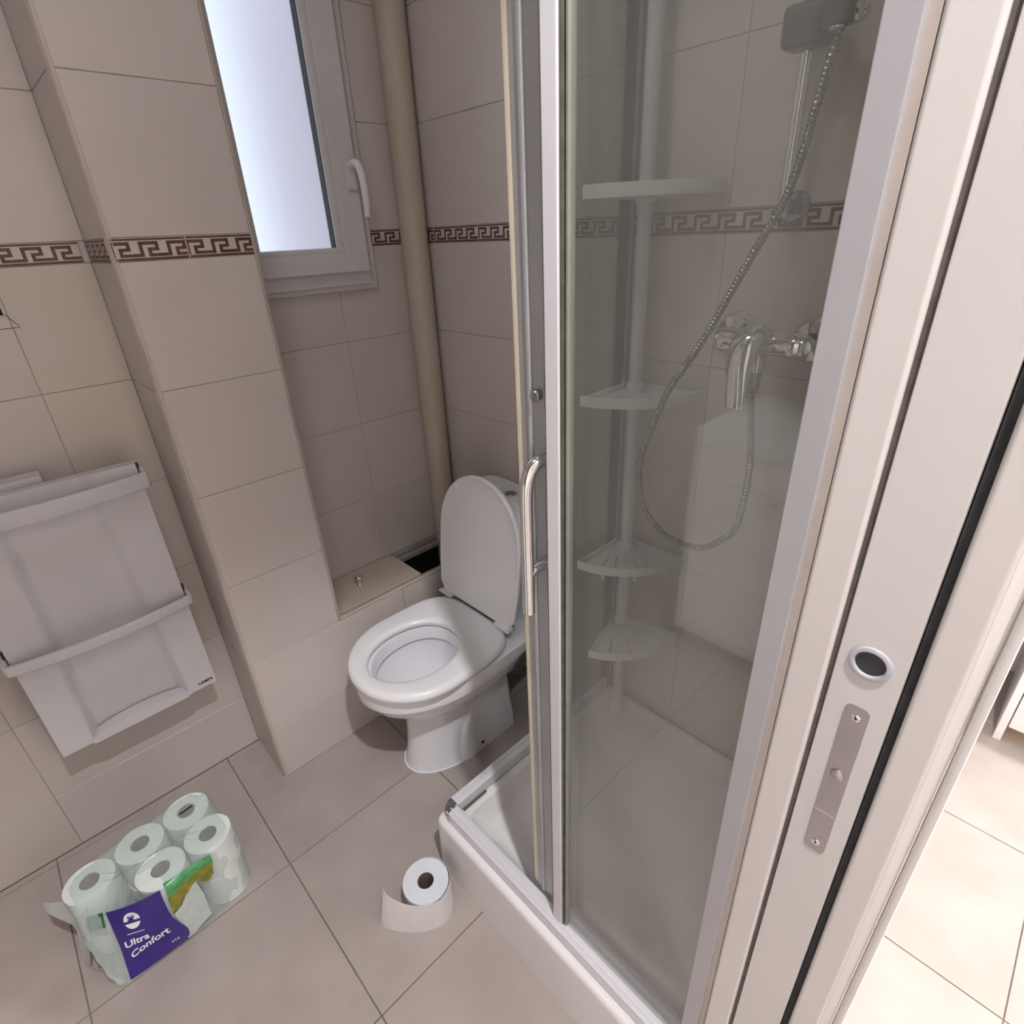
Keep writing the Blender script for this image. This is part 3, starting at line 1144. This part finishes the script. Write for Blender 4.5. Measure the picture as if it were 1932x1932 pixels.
# ------------------------------------------------------------------ corner shelf tower
ct = thing('corner_shelf', 'white plastic corner shelf tower on a pole inside the shower', 'shelf', (1.062, .722, .142))
mb = MB()
mb.cyl((1.062, .722, .16), (1.062, .722, 2.2), .0145, n=24)
obj('pole', mb, 'pole_plastic', ct)
mb = MB()
mb.lathe([(.0195, .0), (.0195, .045), (.016, .055), (.0145, .058)], (1.062, .722, .142), n=24, cap0=True)
obj('pole_foot', mb, 'pole_plastic', ct)


def shelf(zc, rot, corner, R0=.190, lip=.018, hooks=False):
    NA, NR = 40, 16
    b = MB()
    th = .004

    def slot(ia, ir):
        r = (ir + .5) / NR
        if .50 < r < .66 and ia % 5 in (2,) and 3 < ia < 37:
            return True
        if .70 < r < .86 and ia % 5 in (2,) and 3 < ia < 37:
            return True
        return False

    def P(ia, ir, h):
        a = PI + (PI / 2) * ia / NA + rot
        r = R0 * max(.001, ir / NR)
        r *= 1 - .05 * math.sin(PI * ia / NA) * (ir / NR)
        return Vector((corner[0] + r * math.cos(a), corner[1] + r * math.sin(a), zc + h))
    vt, vb = {}, {}
    for ia in range(NA + 1):
        for ir in range(0, NR + 1):
            vt[ia, ir] = b.bm.verts.new(P(ia, ir, 0))
            vb[ia, ir] = b.bm.verts.new(P(ia, ir, -th))
    solid = lambda ia, ir: 0 <= ia < NA and 0 <= ir < NR and not slot(ia, ir)
    for ia in range(NA):
        for ir in range(NR):
            if not solid(ia, ir):
                continue
            b.bm.faces.new((vt[ia, ir], vt[ia + 1, ir], vt[ia + 1, ir + 1], vt[ia, ir + 1]))
            b.bm.faces.new((vb[ia, ir], vb[ia, ir + 1], vb[ia + 1, ir + 1], vb[ia + 1, ir]))
            for (da, dr, e) in ((-1, 0, ((ia, ir), (ia, ir + 1))), (1, 0, ((ia + 1, ir), (ia + 1, ir + 1))),
                                (0, -1, ((ia, ir), (ia + 1, ir))), (0, 1, ((ia, ir + 1), (ia + 1, ir + 1)))):
                if not solid(ia + da, ir + dr):
                    b.bm.faces.new((vt[e[0]], vt[e[1]], vb[e[1]], vb[e[0]]))
    s_ = obj('shelf_plate', b, 'shelf_plastic', ct, smooth=30)
    b = MB()
    path = [P(ia, NR, .001) for ia in range(0, NA + 1, 2)]
    secs_ = []
    for p in path:
        d = Vector((p.x - corner[0], p.y - corner[1], 0)).normalized()
        secs_.append([p + d * q + Vector((0, 0, h)) for q, h in ((-.003, -.005), (.0025, -.005), (.0035, lip * .5), (.0025, lip), (-.002, lip), (-.003, lip * .5))])
    b.loft(secs_)
    for ia in (0, NA):
        q = [P(ia, k, 0) for k in (2, NR)]
        d = (q[1] - q[0]).normalized()
        n_ = Vector((-d.y, d.x, 0))
        b.loft([[p + n_ * w + Vector((0, 0, h)) for w, h in ((-.002, -.004), (.002, -.004), (.002, lip * .7), (-.002, lip * .7))] for p in q])
    obj('rim', b, 'shelf_plastic', s_, smooth=40)
    b = MB()
    b.lathe([(.0195, -.012), (.0205, .0), (.0205, .014), (.017, .022), (.0148, .024)], (1.062, .722, zc), n=20, cap0=True)
    obj('collar', b, 'shelf_plastic', s_, smooth=40)
    if hooks:
        for ia in (9, 20, 31):
            p = P(ia, NR, -.004)
            b = MB()
            b.tube([p, p + Vector((-.002, -.002, -.005)), p + Vector((-.005, -.004, -.008)), p + Vector((-.008, -.006, -.005))], .0030, n=8, sub=3)
            obj('hook', b, 'shelf_plastic', s_)


shelf(1.520, 0.03, (1.094, .760), R0=.184)
shelf(1.131, 0.03, (1.094, .760), R0=.184)
shelf(0.716, 0.02, (1.096, .760), R0=.186, hooks=True)
shelf(0.480, 0.26, (1.060, .744), R0=.178)

# ------------------------------------------------------------------ mixer tap
mx = thing('shower_mixer', 'chrome single lever shower mixer on the tiled shower wall', 'mixer tap', (XR, .447, 1.262))
mb = MB()
ZM = 1.266
mb.tube([(1.052, .530, ZM), (1.052, .512, ZM), (1.052, .49, ZM), (1.052, .447, ZM), (1.052, .404, ZM), (1.052, .385, ZM), (1.052, .366, ZM)],
        [.021, .024, .023, .027, .023, .024, .021], n=24, sub=4)
mixer_body = obj('mixer_body', mb, 'chrome', mx, smooth=60)
for yy in (.522, .372):
    mb = MB()
    mb.tube([(XR - .002, yy, ZM + .004), (1.085, yy, ZM + .002), (1.052, yy, ZM)], .013, n=16)
    obj('inlet', mb, 'chrome', mx)
    mb = MB()
    mb.lathe([(.043, -.0005), (.042, -.006), (.034, -.018), (.016, -.024)], (XR, yy, ZM + .004), n=32, axis='x')
    obj('escutcheon', mb, 'chrome', mx)
mb = MB()
mb.tube([(1.052, .447, ZM), (1.030, .447, ZM + .004), (1.010, .447, ZM + .006), (.996, .447, ZM + .004)], [.026, .026, .025, .017], n=24, sub=2)
obj('cartridge', mb, 'chrome', mx, smooth=60)
# lever: flattened tongue sweeping forward and down
mb = MB()
lp = catmull([Vector(p) for p in ((1.022, .446, ZM + .016), (1.004, .449, ZM + .014), (.990, .451, ZM - .004), (.984, .452, ZM - .036), (.984, .451, ZM - .072), (.986, .450, ZM - .106))], 5)
secs = []
for i, p in enumerate(lp):
    t = i / (len(lp) - 1)
    a, b_ = lp[max(0, i - 1)], lp[min(len(lp) - 1, i + 1)]
    tg = (b_ - a).normalized()
    sd_ = Vector((0, 1, 0))
    nr = tg.cross(sd_).normalized()
    w = .031 - .012 * t
    h = .017 * (1 - t) ** 1.5 + .0060
    secs.append([p + sd_ * w * math.cos(2 * PI * k / 16) + nr * h * math.sin(2 * PI * k / 16) for k in range(16)])
mb.loft(secs)
obj('lever', mb, 'chrome', mx, smooth=60)
mb = MB()
mb.lathe([(.010, .0), (.0125, -.004), (.0125, -.022), (.010, -.030)], (1.052, .447, ZM - .022), n=20, cap1=True)
obj('hose_outlet', mb, 'chrome', mx)

# ------------------------------------------------------------------ shower hose
hs = thing('shower_hose', 'ribbed chrome shower hose looping from mixer to slide bar', 'shower hose', (1.05, .45, .86))
HOSE = [(1.052, .447, 1.212), (1.052, 0.458, 1.214), (1.040, 0.444, 1.158), (1.010, 0.414, 1.045), (0.990, 0.413, 0.925), (0.980, 0.442, 0.879), (0.970, 0.475, 0.856), (0.960, 0.520, 0.858), (0.950, 0.554, 0.872), (0.945, 0.594, 0.908), (0.940, 0.612, 0.959), (0.940, 0.616, 1.013), (0.940, 0.605, 1.069), (0.940, 0.564, 1.181), (0.945, 0.528, 1.244), (0.950, 0.497, 1.302), (0.955, 0.469, 1.363), (0.960, 0.443, 1.420), (0.965, 0.426, 1.457), (0.970, 0.410, 1.492), (0.975, 0.398, 1.546), (0.978, 0.391, 1.600), (0.975, 0.382, 1.649), (0.972, 0.374, 1.681), (0.970, 0.368, 1.706)]
hp = catmull([Vector(p) for p in HOSE], 24)
mb = MB()
acc, rr = 0.0, []
for i, p in enumerate(hp):
    if i:
        acc += (p - hp[i - 1]).length
    rr.append(.0066 + .0011 * math.cos(2 * PI * acc / .0062))
# resample finely enough to show the ribs
fine, fr_ = [], []
tot = acc
step = .00155
seg, ds, d0 = 0, 0.0, 0.0
cum = [0.0]
for i in range(1, len(hp)):
    cum.append(cum[-1] + (hp[i] - hp[i - 1]).length)
k = 0
s_pos = 0.0
while s_pos < tot:
    while k < len(cum) - 2 and cum[k + 1] < s_pos:
        k += 1
    f = (s_pos - cum[k]) / max(1e-9, cum[k + 1] - cum[k])
    fine.append(hp[k].lerp(hp[k + 1], f))
    fr_.append(.0063 + .0010 * math.cos(2 * PI * s_pos / .0064))
    s_pos += step
mb.tube(fine, fr_, n=10)
obj('hose_tube', mb, 'hose_metal', hs, smooth=40)
mb = MB()
mb.lathe([(.0100, .0), (.0100, -.016), (.0085, -.030), (.0070, -.042)], (1.052, .447, 1.215), n=20)
obj('hose_nut', mb, 'chrome_dull', hs)

# ------------------------------------------------------------------ slide bar and hand shower
sb = thing('shower_slide_bar', 'chrome slide bar with a dark sliding holder on the shower wall', 'slide bar', (XR, .449, 1.48))
mb = MB()
mb.cyl((1.062, .449, 1.470), (1.062, .449, 2.10), .0095, n=24)
obj('bar', mb, 'chrome', sb)
for zz in (1.485, 2.085):
    mb = MB()
    mb.tube([(XR - .001, .449, zz), (1.085, .449, zz), (1.062, .449, zz)], .012, n=16)
    obj('bar_bracket', mb, 'chrome_dull', sb)
    mb = MB()
    mb.lathe([(.026, -.0005), (.026, -.006), (.020, -.012), (.012, -.013)], (XR, .449, zz), n=28, axis='x')
    obj('rosette', mb, 'chrome_dull', sb)
mb = MB()
mb.box(1.030, 1.080, .410, .482, 1.694, 1.748, bev=.010, seg=3)
sl = obj('slider', mb, 'dark_plastic', sb)
mb = MB()
mb.tube([(1.050, .420, 1.722), (1.022, .400, 1.722), (.990, .385, 1.722)], .016, n=16)
obj('holder_arm', mb, 'dark_plastic', sl)
mb = MB()
mb.lathe([(.017, .028), (.019, -.028), (.013, -.030), (.012, .028)], (.970, .376, 1.722), n=24)
obj('holder_cup', mb, 'dark_plastic', sl)
mb = MB()
mb.tube([(1.050, .412, 1.720), (1.048, .392, 1.720), (1.047, .376, 1.720), (1.046, .368, 1.720)], [.008, .013, .013, .006], n=18, sub=2)
obj('clamp_knob', mb, 'chrome', sl, smooth=50)
hsh = thing('hand_shower', 'chrome hand shower resting in the slide bar holder', 'hand shower', (.970, .376, 1.692))
mb = MB()
mb.tube([(.970, .376, 1.690), (.966, .378, 1.75), (.955, .384, 1.83), (.938, .394, 1.91)], [.0105, .0115, .0125, .012], n=18, sub=4)
obj('handset_grip', mb, 'chrome', hsh, smooth=60)
mb = MB()
hc, hn = Vector((.920, .405, 1.945)), Vector((-.75, .25, -.60)).normalized()
mb.tube([hc - hn * .030, hc - hn * .012, hc + hn * .004, hc + hn * .010], [.018, .036, .041, .038], n=28)
obj('spray_head', mb, 'chrome', hsh, smooth=40)

# ------------------------------------------------------------------ loose toilet roll
rl = thing('toilet_roll', 'loose unwinding white toilet roll standing on the floor by the shower tray', 'toilet roll', (.352, .752, 0))
RC, RR, RH = (.354, .751), .0550, .098


def ring_mb(c, ro, ri, z0, z1, n=56, wob=0.0):
    b = MB()
    secs_ = []
    for (r, z) in ((ro - .001, z0), (ro, z0 + .002), (ro, z1 - .002), (ro - .001, z1), (ri, z1), (ri, z0 + .002), (ri, z0), (ro - .001, z0)):
        secs_.append([(c[0] + r * (1 + wob * math.sin(3 * a + c[0] * 9)) * math.cos(a), c[1] + r * (1 + wob * math.sin(3 * a + c[0] * 9)) * math.sin(a), z)
                      for a in [2 * PI * k / n for k in range(n)]])
    b.loft(secs_, False, False)
    return b


obj('paper_roll', ring_mb(RC, RR, .0195, .0005, RH), 'paper', rl, smooth=40)
mb = MB()
mb.lathe([(.0195, .001), (.0195, RH - .001), (.0183, RH - .001), (.0183, .001), (.0001, .0012)], (RC[0], RC[1], 0), n=32)
obj('cardboard_core', mb, 'cardboard', rl, smooth=40)
# unwinding sheet, leaves the roll on the right and runs out to the left
path = []
for k in range(26):
    a = math.radians(70 - 165 * k / 25)
    r = RR + .0012 + .004 * (k / 25) ** 2
    path.append(Vector((RC[0] + r * math.cos(a), RC[1] + r * math.sin(a), 0)))
tail = [Vector((.330, .699, 0)), Vector((.302, .716, 0)), Vector((.274, .744, 0)), Vector((.252, .775, 0)), Vector((.242, .797, 0))]
path = path + catmull([path[-1]] + tail, 5)[1:]
mb = MB()
secs = []
for i, p in enumerate(path):
    a, b_ = path[max(0, i - 1)], path[min(len(path) - 1, i + 1)]
    t = (b_ - a).normalized()
    n_ = Vector((-t.y, t.x, 0))
    e = max(0.0, (i - 24) / (len(path) - 25))
    top = RH - .0005
    lean_ = Vector((.030, .012, 0)) * e * e
    secs.append([p + n_ * .0004 + Vector((0, 0, .0006)), p - n_ * .0004 + Vector((0, 0, .0006)),
                 p - n_ * .0004 + lean_ + Vector((0, 0, top)), p + n_ * .0004 + lean_ + Vector((0, 0, top))])
mb.loft(secs)
obj('loose_sheet', mb, 'paper_side', rl, smooth=50)

# ------------------------------------------------------------------ pack of toilet rolls
PR = math.radians(6.0)
pk = thing('toilet_roll_pack', 'torn plastic pack of white toilet rolls with a purple label by the wall', 'toilet roll pack', (-.098, 1.204, 0), PR)
SP = .107
core_objs = []
for layer in range(2):
    z0, z1 = .001 + layer * .100, .099 + layer * .100
    for ix in (-1, 0, 1):
        for iy in (-1, 1):
            if ix == -1 and iy < 0:
                continue      # rolls already taken out of the torn corner
            c = (ix * SP + iy * .004 * -1 - .004 * (layer == 0), iy * .0525)
            dz = 0.0
            if ix == -1 and layer == 1:
                dz = -.006 if iy > 0 else -.012
            b = ring_mb((0, 0), .0520, .0200, z0 + dz, z1 + dz, n=40, wob=.012)
            o = obj('paper_roll', b, 'pack_paper', pk, local=True, smooth=40)
            o.location = (c[0], c[1], 0)
            if layer == 1:
                b = MB()
                b.lathe([(.0200, z1 + dz - .001), (.0190, z1 + dz - .001), (.0190, z1 + dz - .05), (.0001, z1 + dz - .052)], (0, 0, 0), n=24)
                k_ = obj('cardboard_core', b, 'cardboard', o, local=True, smooth=40)


# shrink film hugging the block
def film_outline(off, z, slump=0.0, n=96):
    pts = []
    a_, b__ = SP * 1.5 + off, SP * 1.0 + off
    for k in range(n):
        th = 2 * PI * k / n
        c, s_ = math.cos(th), math.sin(th)
        p = 2 / 5.5
        x = a_ * math.copysign(abs(c) ** p, c)
        y = b__ * math.copysign(abs(s_) ** p, s_)
        dent = .0045 * (math.cos(2 * PI * x / SP) * .5 - .5) * -1
        y -= math.copysign(dent, y) * (abs(s_) ** 2)
        w = .002 * math.sin(9 * th + z * 60) + .0012 * math.sin(23 * th + z * 90)
        zz = z
        wx = min(1.0, max(0.0, (-.030 - x) / .06))
        if wx > 0 and y < -.02:
            zmax = .178 * max(0.02, min(1.0, (y + .094) / .066))
            z2 = min(z, zmax)
            y = max(y, -.100 + .012 * wx)
            zz = z * (1 - wx) + z2 * wx
        pts.append((x + w, y + w, zz + (slump * (x < -.06) if slump else 0)))
    return pts


mb = MB()
mb.loft([film_outline(-.004, .001), film_outline(.000, .012), film_outline(.001, .06), film_outline(-.001, .10), film_outline(.001, .14),
         film_outline(.0, .186), film_outline(-.006, .198, -.006), film_outline(-.02, .2035, -.008), film_outline(-.05, .2030, -.008), film_outline(-.085, .2025, -.008)])
obj('plastic_film', mb, 'pack_film', pk, local=True, smooth=60)


def front_patch(name, poly, m, off, parent=pk, thick=.0006):
    """flat print on the front of the pack following its bulges; poly in (x, z) of the pack front"""
    xs = [p[0] for p in poly]
    b = MB()
    bm_ = b.bm
    vs_ = [bm_.verts.new((x, 0, z)) for x, z in poly]
    bm_.faces.new(vs_)
    bmesh.ops.triangulate(bm_, faces=bm_.faces[:])
    for _ in range(3):
        bmesh.ops.subdivide_edges(bm_, edges=[e for e in bm_.edges if e.calc_length() > .012], cuts=1)
        bmesh.ops.triangulate(bm_, faces=bm_.faces[:])
    for v in bm_.verts:
        x, z = v.co.x, v.co.z
        # wrap: front face below the top edge, bending onto the top above it
        dent = .0045 * (.5 - math.cos(2 * PI * x / SP) * .5)
        yf = -(SP + off) + dent
        edge = .190
        if z <= edge:
            v.co = Vector((x, yf, z))
        else:
            e = z - edge
            r = .014
            if e < r * PI / 2:
                a = e / r
                v.co = Vector((x, yf + r * (1 - math.cos(a)), edge + r * math.sin(a)))
            else:
                v.co = Vector((x, yf + r + (e - r * PI / 2), edge + r))
    r_ = bmesh.ops.solidify(bm_, geom=bm_.faces[:], thickness=thick)
    return obj(name, b, m, parent, local=True, smooth=50)


LAB = [[(-0.1304, -0.087, 0.004), (-0.1239, -0.0741, 0.045), (-0.1175, -0.0662, 0.09), (-0.1132, -0.0518, 0.135), (-0.1097, -0.0321, 0.172)],
       [(-0.0756, -0.0962, 0.004), (-0.0677, -0.097, 0.06), (-0.0625, -0.0949, 0.11), (-0.0611, -0.0859, 0.16), (-0.0651, -0.0734, 0.188)],
       [(-0.0111, -0.1038, 0.004), (-0.0037, -0.1089, 0.04), (-0.0176, -0.1091, 0.112), (-0.0174, -0.1062, 0.165), (-0.0148, -0.1045, 0.204)]]


def lab(u, v, off=0.0):
    """point on the slumped label sheet, u left to right, v bottom to top"""
    def col(c):
        pts_ = [Vector(p) for p in c]
        t = min(max(v, 0.0), .9999) * 4
        i = int(t)
        f = t - i
        p0, p1, p2, p3 = pts_[max(0, i - 1)], pts_[i], pts_[i + 1], pts_[min(4, i + 2)]
        return 0.5 * ((2 * p1) + (p2 - p0) * f + (2 * p0 - 5 * p1 + 4 * p2 - p3) * f * f + (-p0 + 3 * p1 - 3 * p2 + p3) * f ** 3)
    A, B, D = col(LAB[0]), col(LAB[1]), col(LAB[2])
    p = A * (1 - u) * (1 - 2 * u) + B * 4 * u * (1 - u) + D * u * (2 * u - 1)
    return p + Vector((-.25, -.85, .45)).normalized() * (off + .0055)


def lab_sheet(name, fu, m, off, parent, nu=18, nv=24, thick=.0005, v0=0.0, v1=1.0):
    b = MB()
    secs_ = []
    for j in range(nv + 1):
        v = v0 + (v1 - v0) * j / nv
        u0, u1 = fu(v)
        secs_.append([lab(u0 + (u1 - u0) * i / nu, v, off) for i in range(nu + 1)] +
                     [lab(u0 + (u1 - u0) * i / nu, v, off - thick) for i in range(nu, -1, -1)])
    b.loft(secs_)
    return obj(name, b, m, parent, local=True, smooth=50)


label = lab_sheet('purple_label', lambda v: (0.0, 1.0), 'label_purple', 0.0, pk)
front_patch('green_band', [(-.010, .170), (-.006, .212), (.040, .203), (.092, .198), (.090, .168), (.05, .172), (.02, .170)], 'label_green', .0040)
front_patch('flower_print', [(-.014, .120), (-.011, .168), (.02, .176), (.052, .178), (.088, .176), (.083, .140), (.068, .128), (.056, .138), (.050, .158),
                             (.032, .160), (.024, .142), (.012, .138), (.004, .122)], 'label_yellow', .0047)
front_patch('white_print', [(-.012, .010), (.000, .060), (-.014, .112), (.006, .122), (.016, .134), (.026, .140), (.032, .156), (.046, .150), (.050, .100), (.046, .020)],
            'print_white', .0036)
mb = MB()
gq = [(-0.1371, 0.0132, 0.15), (-0.109, -0.0227, 0.172), (-0.1168, -0.0345, 0.14), (-0.1465, 0.0029, 0.118)]
mb.faces([Vector(p) + Vector((-.4, -.8, .4)) * .014 for p in gq], [(0, 1, 2, 3)])
bmesh.ops.solidify(mb.bm, geom=mb.bm.faces[:], thickness=.0006)
obj('green_band', mb, 'label_green', pk, local=True, smooth=0)
# lettering and emblem on the label, bent with the sheet
def on_label(body, c, du, dv, size_u, name='lettering', m='label_white'):
    """body: string; c: centre (u, v); du/dv: baseline direction in uv over its full width"""
    me_ = text_mesh(body, 1.0, .0, True)
    xs_ = [v_.co.x for v_ in me_.vertices]
    w_ = max(xs_) - min(xs_)
    xm_ = (max(xs_) + min(xs_)) / 2
    k_ = size_u / w_
    for v_ in me_.vertices:
        t_ = (v_.co.x - xm_) * k_
        h_ = v_.co.y * k_ * .125 / .19
        v_.co = lab(c[0] + t_, c[1] + t_ * dv / du + h_, .0009)
    me_.materials.clear()
    me_.materials.append(M[m])
    o_ = bpy.data.objects.new(name, me_)
    C.objects.link(o_)
    o_.parent = label
    return o_


on_label('Ultra', (.275, .455), .40, -.045, .40)
on_label('Confort', (.46, .325), .64, .075, .66)
on_label('x12', (.80, .17), .2, .0, .12)


def lab_poly(name, poly, m, off, parent):
    b = MB()
    vs_ = [b.bm.verts.new((p[0], p[1], 0)) for p in poly]
    b.bm.faces.new(vs_)
    bmesh.ops.triangulate(b.bm, faces=b.bm.faces[:])
    for v_ in b.bm.verts:
        v_.co = lab(v_.co.x, v_.co.y, off)
    bmesh.ops.solidify(b.bm, geom=b.bm.faces[:], thickness=.0003)
    return obj(name, b, m, parent, local=True, smooth=0)


lab_poly('label_line', [(.16, .592), (.44, .535), (.44, .543), (.16, .600)], 'label_white', .0008, label)
em = lab_poly('emblem', [(.33 + .135 * math.cos(2 * PI * k / 28), .735 + .118 * math.sin(2 * PI * k / 28)) for k in range(28)], 'label_white', .0008, label)
lab_poly('emblem_band', [(.18, .725), (.48, .665), (.49, .700), (.19, .760)], 'label_purple', .0013, em)
lab_poly('emblem_mark', [(.27, .790), (.32, .820), (.31, .790), (.32, .762)], 'label_purple', .0013, em)
lab_poly('emblem_mark', [(.40, .775), (.345, .812), (.365, .778), (.34, .745)], 'label_purple', .0013, em)
# black print dash on the top film
mb = MB()
mb.box(.088, .118, .048, .0525, .2040, .2046)
obj('print_dash', mb, 'black_ink', pk, local=True, smooth=0)
# torn flap at the left end
mb = MB()
fl = [[(-0.201, 0.1465, .130), (-0.201, 0.132, .127), (-0.2009, 0.1171, .120)], [(-0.186, 0.112, .147), (-0.188, 0.098, .136), (-0.190, 0.088, .122)],
      [(-0.1573, 0.0719, .160), (-0.166, 0.058, .142), (-0.1700, 0.0406, .120)], [(-0.142, 0.030, .176), (-0.156, 0.022, .145), (-0.168, 0.014, .112)],
      [(-0.1323, -0.0012, .182), (-0.148, -0.006, .150), (-0.162, -0.009, .110)]]
mb.loft([[Vector(p) for p in row] for row in fl], False, False, closed=False)
bmesh.ops.solidify(mb.bm, geom=mb.bm.faces[:], thickness=.0012)
obj('torn_flap', mb, 'flap_white', pk, local=True, smooth=70)
mb = MB()
fl = [[(-.150, -.006, .130), (-.168, .016, .125)], [(-.156, -.012, .110), (-.173, .017, .100)], [(-.1688, -.0125, .070), (-.1825, .019, .050)],
      [(-.1786, -.0072, .030), (-.1868, .0200, .018)], [(-.170, -.020, .022), (-.176, -.010, .006)], [(-.1578, -.0300, .018), (-.1626, -.0290, .004)],
      [(-.145, -.066, .012), (-.147, -.066, .003)], [(-.132, -.092, .008), (-.135, -.0894, .002)]]
mb.loft([[Vector(p) for p in row] for row in fl], False, False, closed=False)
bmesh.ops.solidify(mb.bm, geom=mb.bm.faces[:], thickness=.0010)
obj('torn_edge', mb, 'flap_white', pk, local=True, smooth=70)

# ------------------------------------------------------------------ vanity (seen only as a reflection in the shower glass)
vn = thing('vanity_unit', 'white washbasin unit mirrored in the shower glass', 'vanity unit', (-.89, .52, 0))
mb = MB()
mb.box(-1.149, -.662, .22, .850, .088, .830, bev=.003)
obj('carcass', mb, 'cabinet_white', vn)
for (y0, y1) in ((.223, .533), (.537, .847)):
    mb = MB()
    mb.box(-.661, -.642, y0, y1, .092, .826, bev=.003)
    d_ = obj('door', mb, 'cabinet_white', vn)
    mb = MB()
    yk = .515 if y0 < .4 else .555
    mb.cyl((-.642, yk, .70), (-.622, yk, .70), .008, n=16)
    obj('knob', mb, 'chrome', d_)
mb = MB()
mb.box(-1.10, -.70, .24, .83, .0, .088)
obj('plinth', mb, 'plinth_brown', vn, smooth=0)
mb = MB()
mb.loft([rrect(-1.149, -.635, .205, .858, .03, .830), rrect(-1.149, -.635, .205, .858, .03, .874), rrect(-1.06, -.70, .29, .77, .10, .874),
         rrect(-1.04, -.72, .31, .75, .10, .862), rrect(-.98, -.78, .40, .66, .08, .855)])
obj('basin', mb, 'basin_white', vn, smooth=50)

# ------------------------------------------------------------------ hall cabinet at the right edge
kc = thing('hall_cabinet', 'white cabinet with a brown plinth on the bright hall floor', 'cabinet', (2.08, -.5, 0))
mb = MB()
mb.box(1.885, 2.275, -.1260, -.106, 0.0, .90, bev=.002)
obj('side_panel', mb, 'cabinet_white', kc)
mb = MB()
mb.box(1.905, 2.275, -.92, -.1262, .075, .90)
obj('carcass', mb, 'cabinet_white', kc, smooth=0)
mb = MB()
mb.box(1.884, 1.904, -.52, -.1285, .062, .89, bev=.003)
obj('door', mb, 'cabinet_white', kc)
mb = MB()
mb.box(1.884, 1.904, -.92, -.523, .062, .89, bev=.003)
obj('door', mb, 'cabinet_white', kc)
mb = MB()
mb.box(1.915, 1.93, -.92, -.1265, 0.0, .074)
obj('plinth', mb, 'plinth_brown', kc, smooth=0)
mb = MB()
mb.box(1.868, 2.278, -.93, -.100, .90, .935, bev=.003)
obj('worktop', mb, 'cabinet_white', kc)


# ------------------------------------------------------------------ lamps
def downlight(x, y, watts, label, beam=None, size=.07):
    t = thing('ceiling_downlight', label, 'downlight', (x, y, CZ), group='recessed downlights in the hall ceiling')
    b = MB()
    b.lathe([(.055, -.001), (.055, -.006), (.046, -.010), (.041, -.006), (.041, -.001)], (x, y, CZ), n=32)
    obj('bezel', b, 'cabinet_white', t)
    b = MB()
    b.lathe([(.040, -.0025), (.0001, -.0030)], (x, y, CZ), n=32)
    obj('lens', b, 'lamp_lens', t)
    if beam:
        ld_ = bpy.data.lights.new('lamp', 'SPOT')
        ld_.spot_size = math.radians(beam)
        ld_.spot_blend = 0.6
        ld_.shadow_soft_size = size / 2
    else:
        ld_ = bpy.data.lights.new('lamp', 'AREA')
        ld_.shape = 'DISK'
        ld_.size = size
    ld_.energy = watts
    ld_.color = LAMP_COL
    lo_ = bpy.data.objects.new('lamp', ld_)
    C.objects.link(lo_)
    lo_.parent = t
    lo_.location = (0, 0, -.012 - (size / 2 if beam else 0))
    return t


def opal_fill_lamp(name, label, x, y, r, watts):  # out-of-view fill lamp added to lift the ambient light
    t = thing(name, label, 'ceiling lamp', (x, y, CZ))
    b = MB()
    b.lathe([(r + .012, -.001), (r + .012, -.020), (r + .004, -.026), (r, -.020)], (x, y, CZ), n=48, cap0=True)
    obj('base_ring', b, 'cabinet_white', t)
    b = MB()
    b.lathe([(r, -.020), (r * .92, -.034), (r * .6, -.042), (.0001, -.045)], (x, y, CZ), n=48)
    obj('opal_cover', b, 'lamp_lens', t)
    ld_ = bpy.data.lights.new('lamp', 'AREA')
    ld_.shape = 'DISK'
    ld_.size = 2 * r
    ld_.energy = watts
    ld_.color = LAMP_COL
    lo_ = bpy.data.objects.new('lamp', ld_)
    C.objects.link(lo_)
    lo_.parent = t
    lo_.location = (0, 0, -.050)
    return t


downlight(0.14, -0.30, HALL_SPOT_W, 'downlight in the hall ceiling just outside the bathroom door', beam=112)
downlight(1.95, -2.10, HALL_FILL_W, 'unseen downlight in the hall ceiling placed as bounce fill')
opal_fill_lamp('fill_lamp', 'round opal fill lamp added on the hall ceiling behind the viewer', 0.20, -1.10, .25, HALL_OPAL_FILL_W)
opal_fill_lamp('fill_lamp', 'round opal fill lamp added on the unseen bathroom ceiling', 0.15, 0.72, .19, BATH_FILL_W)
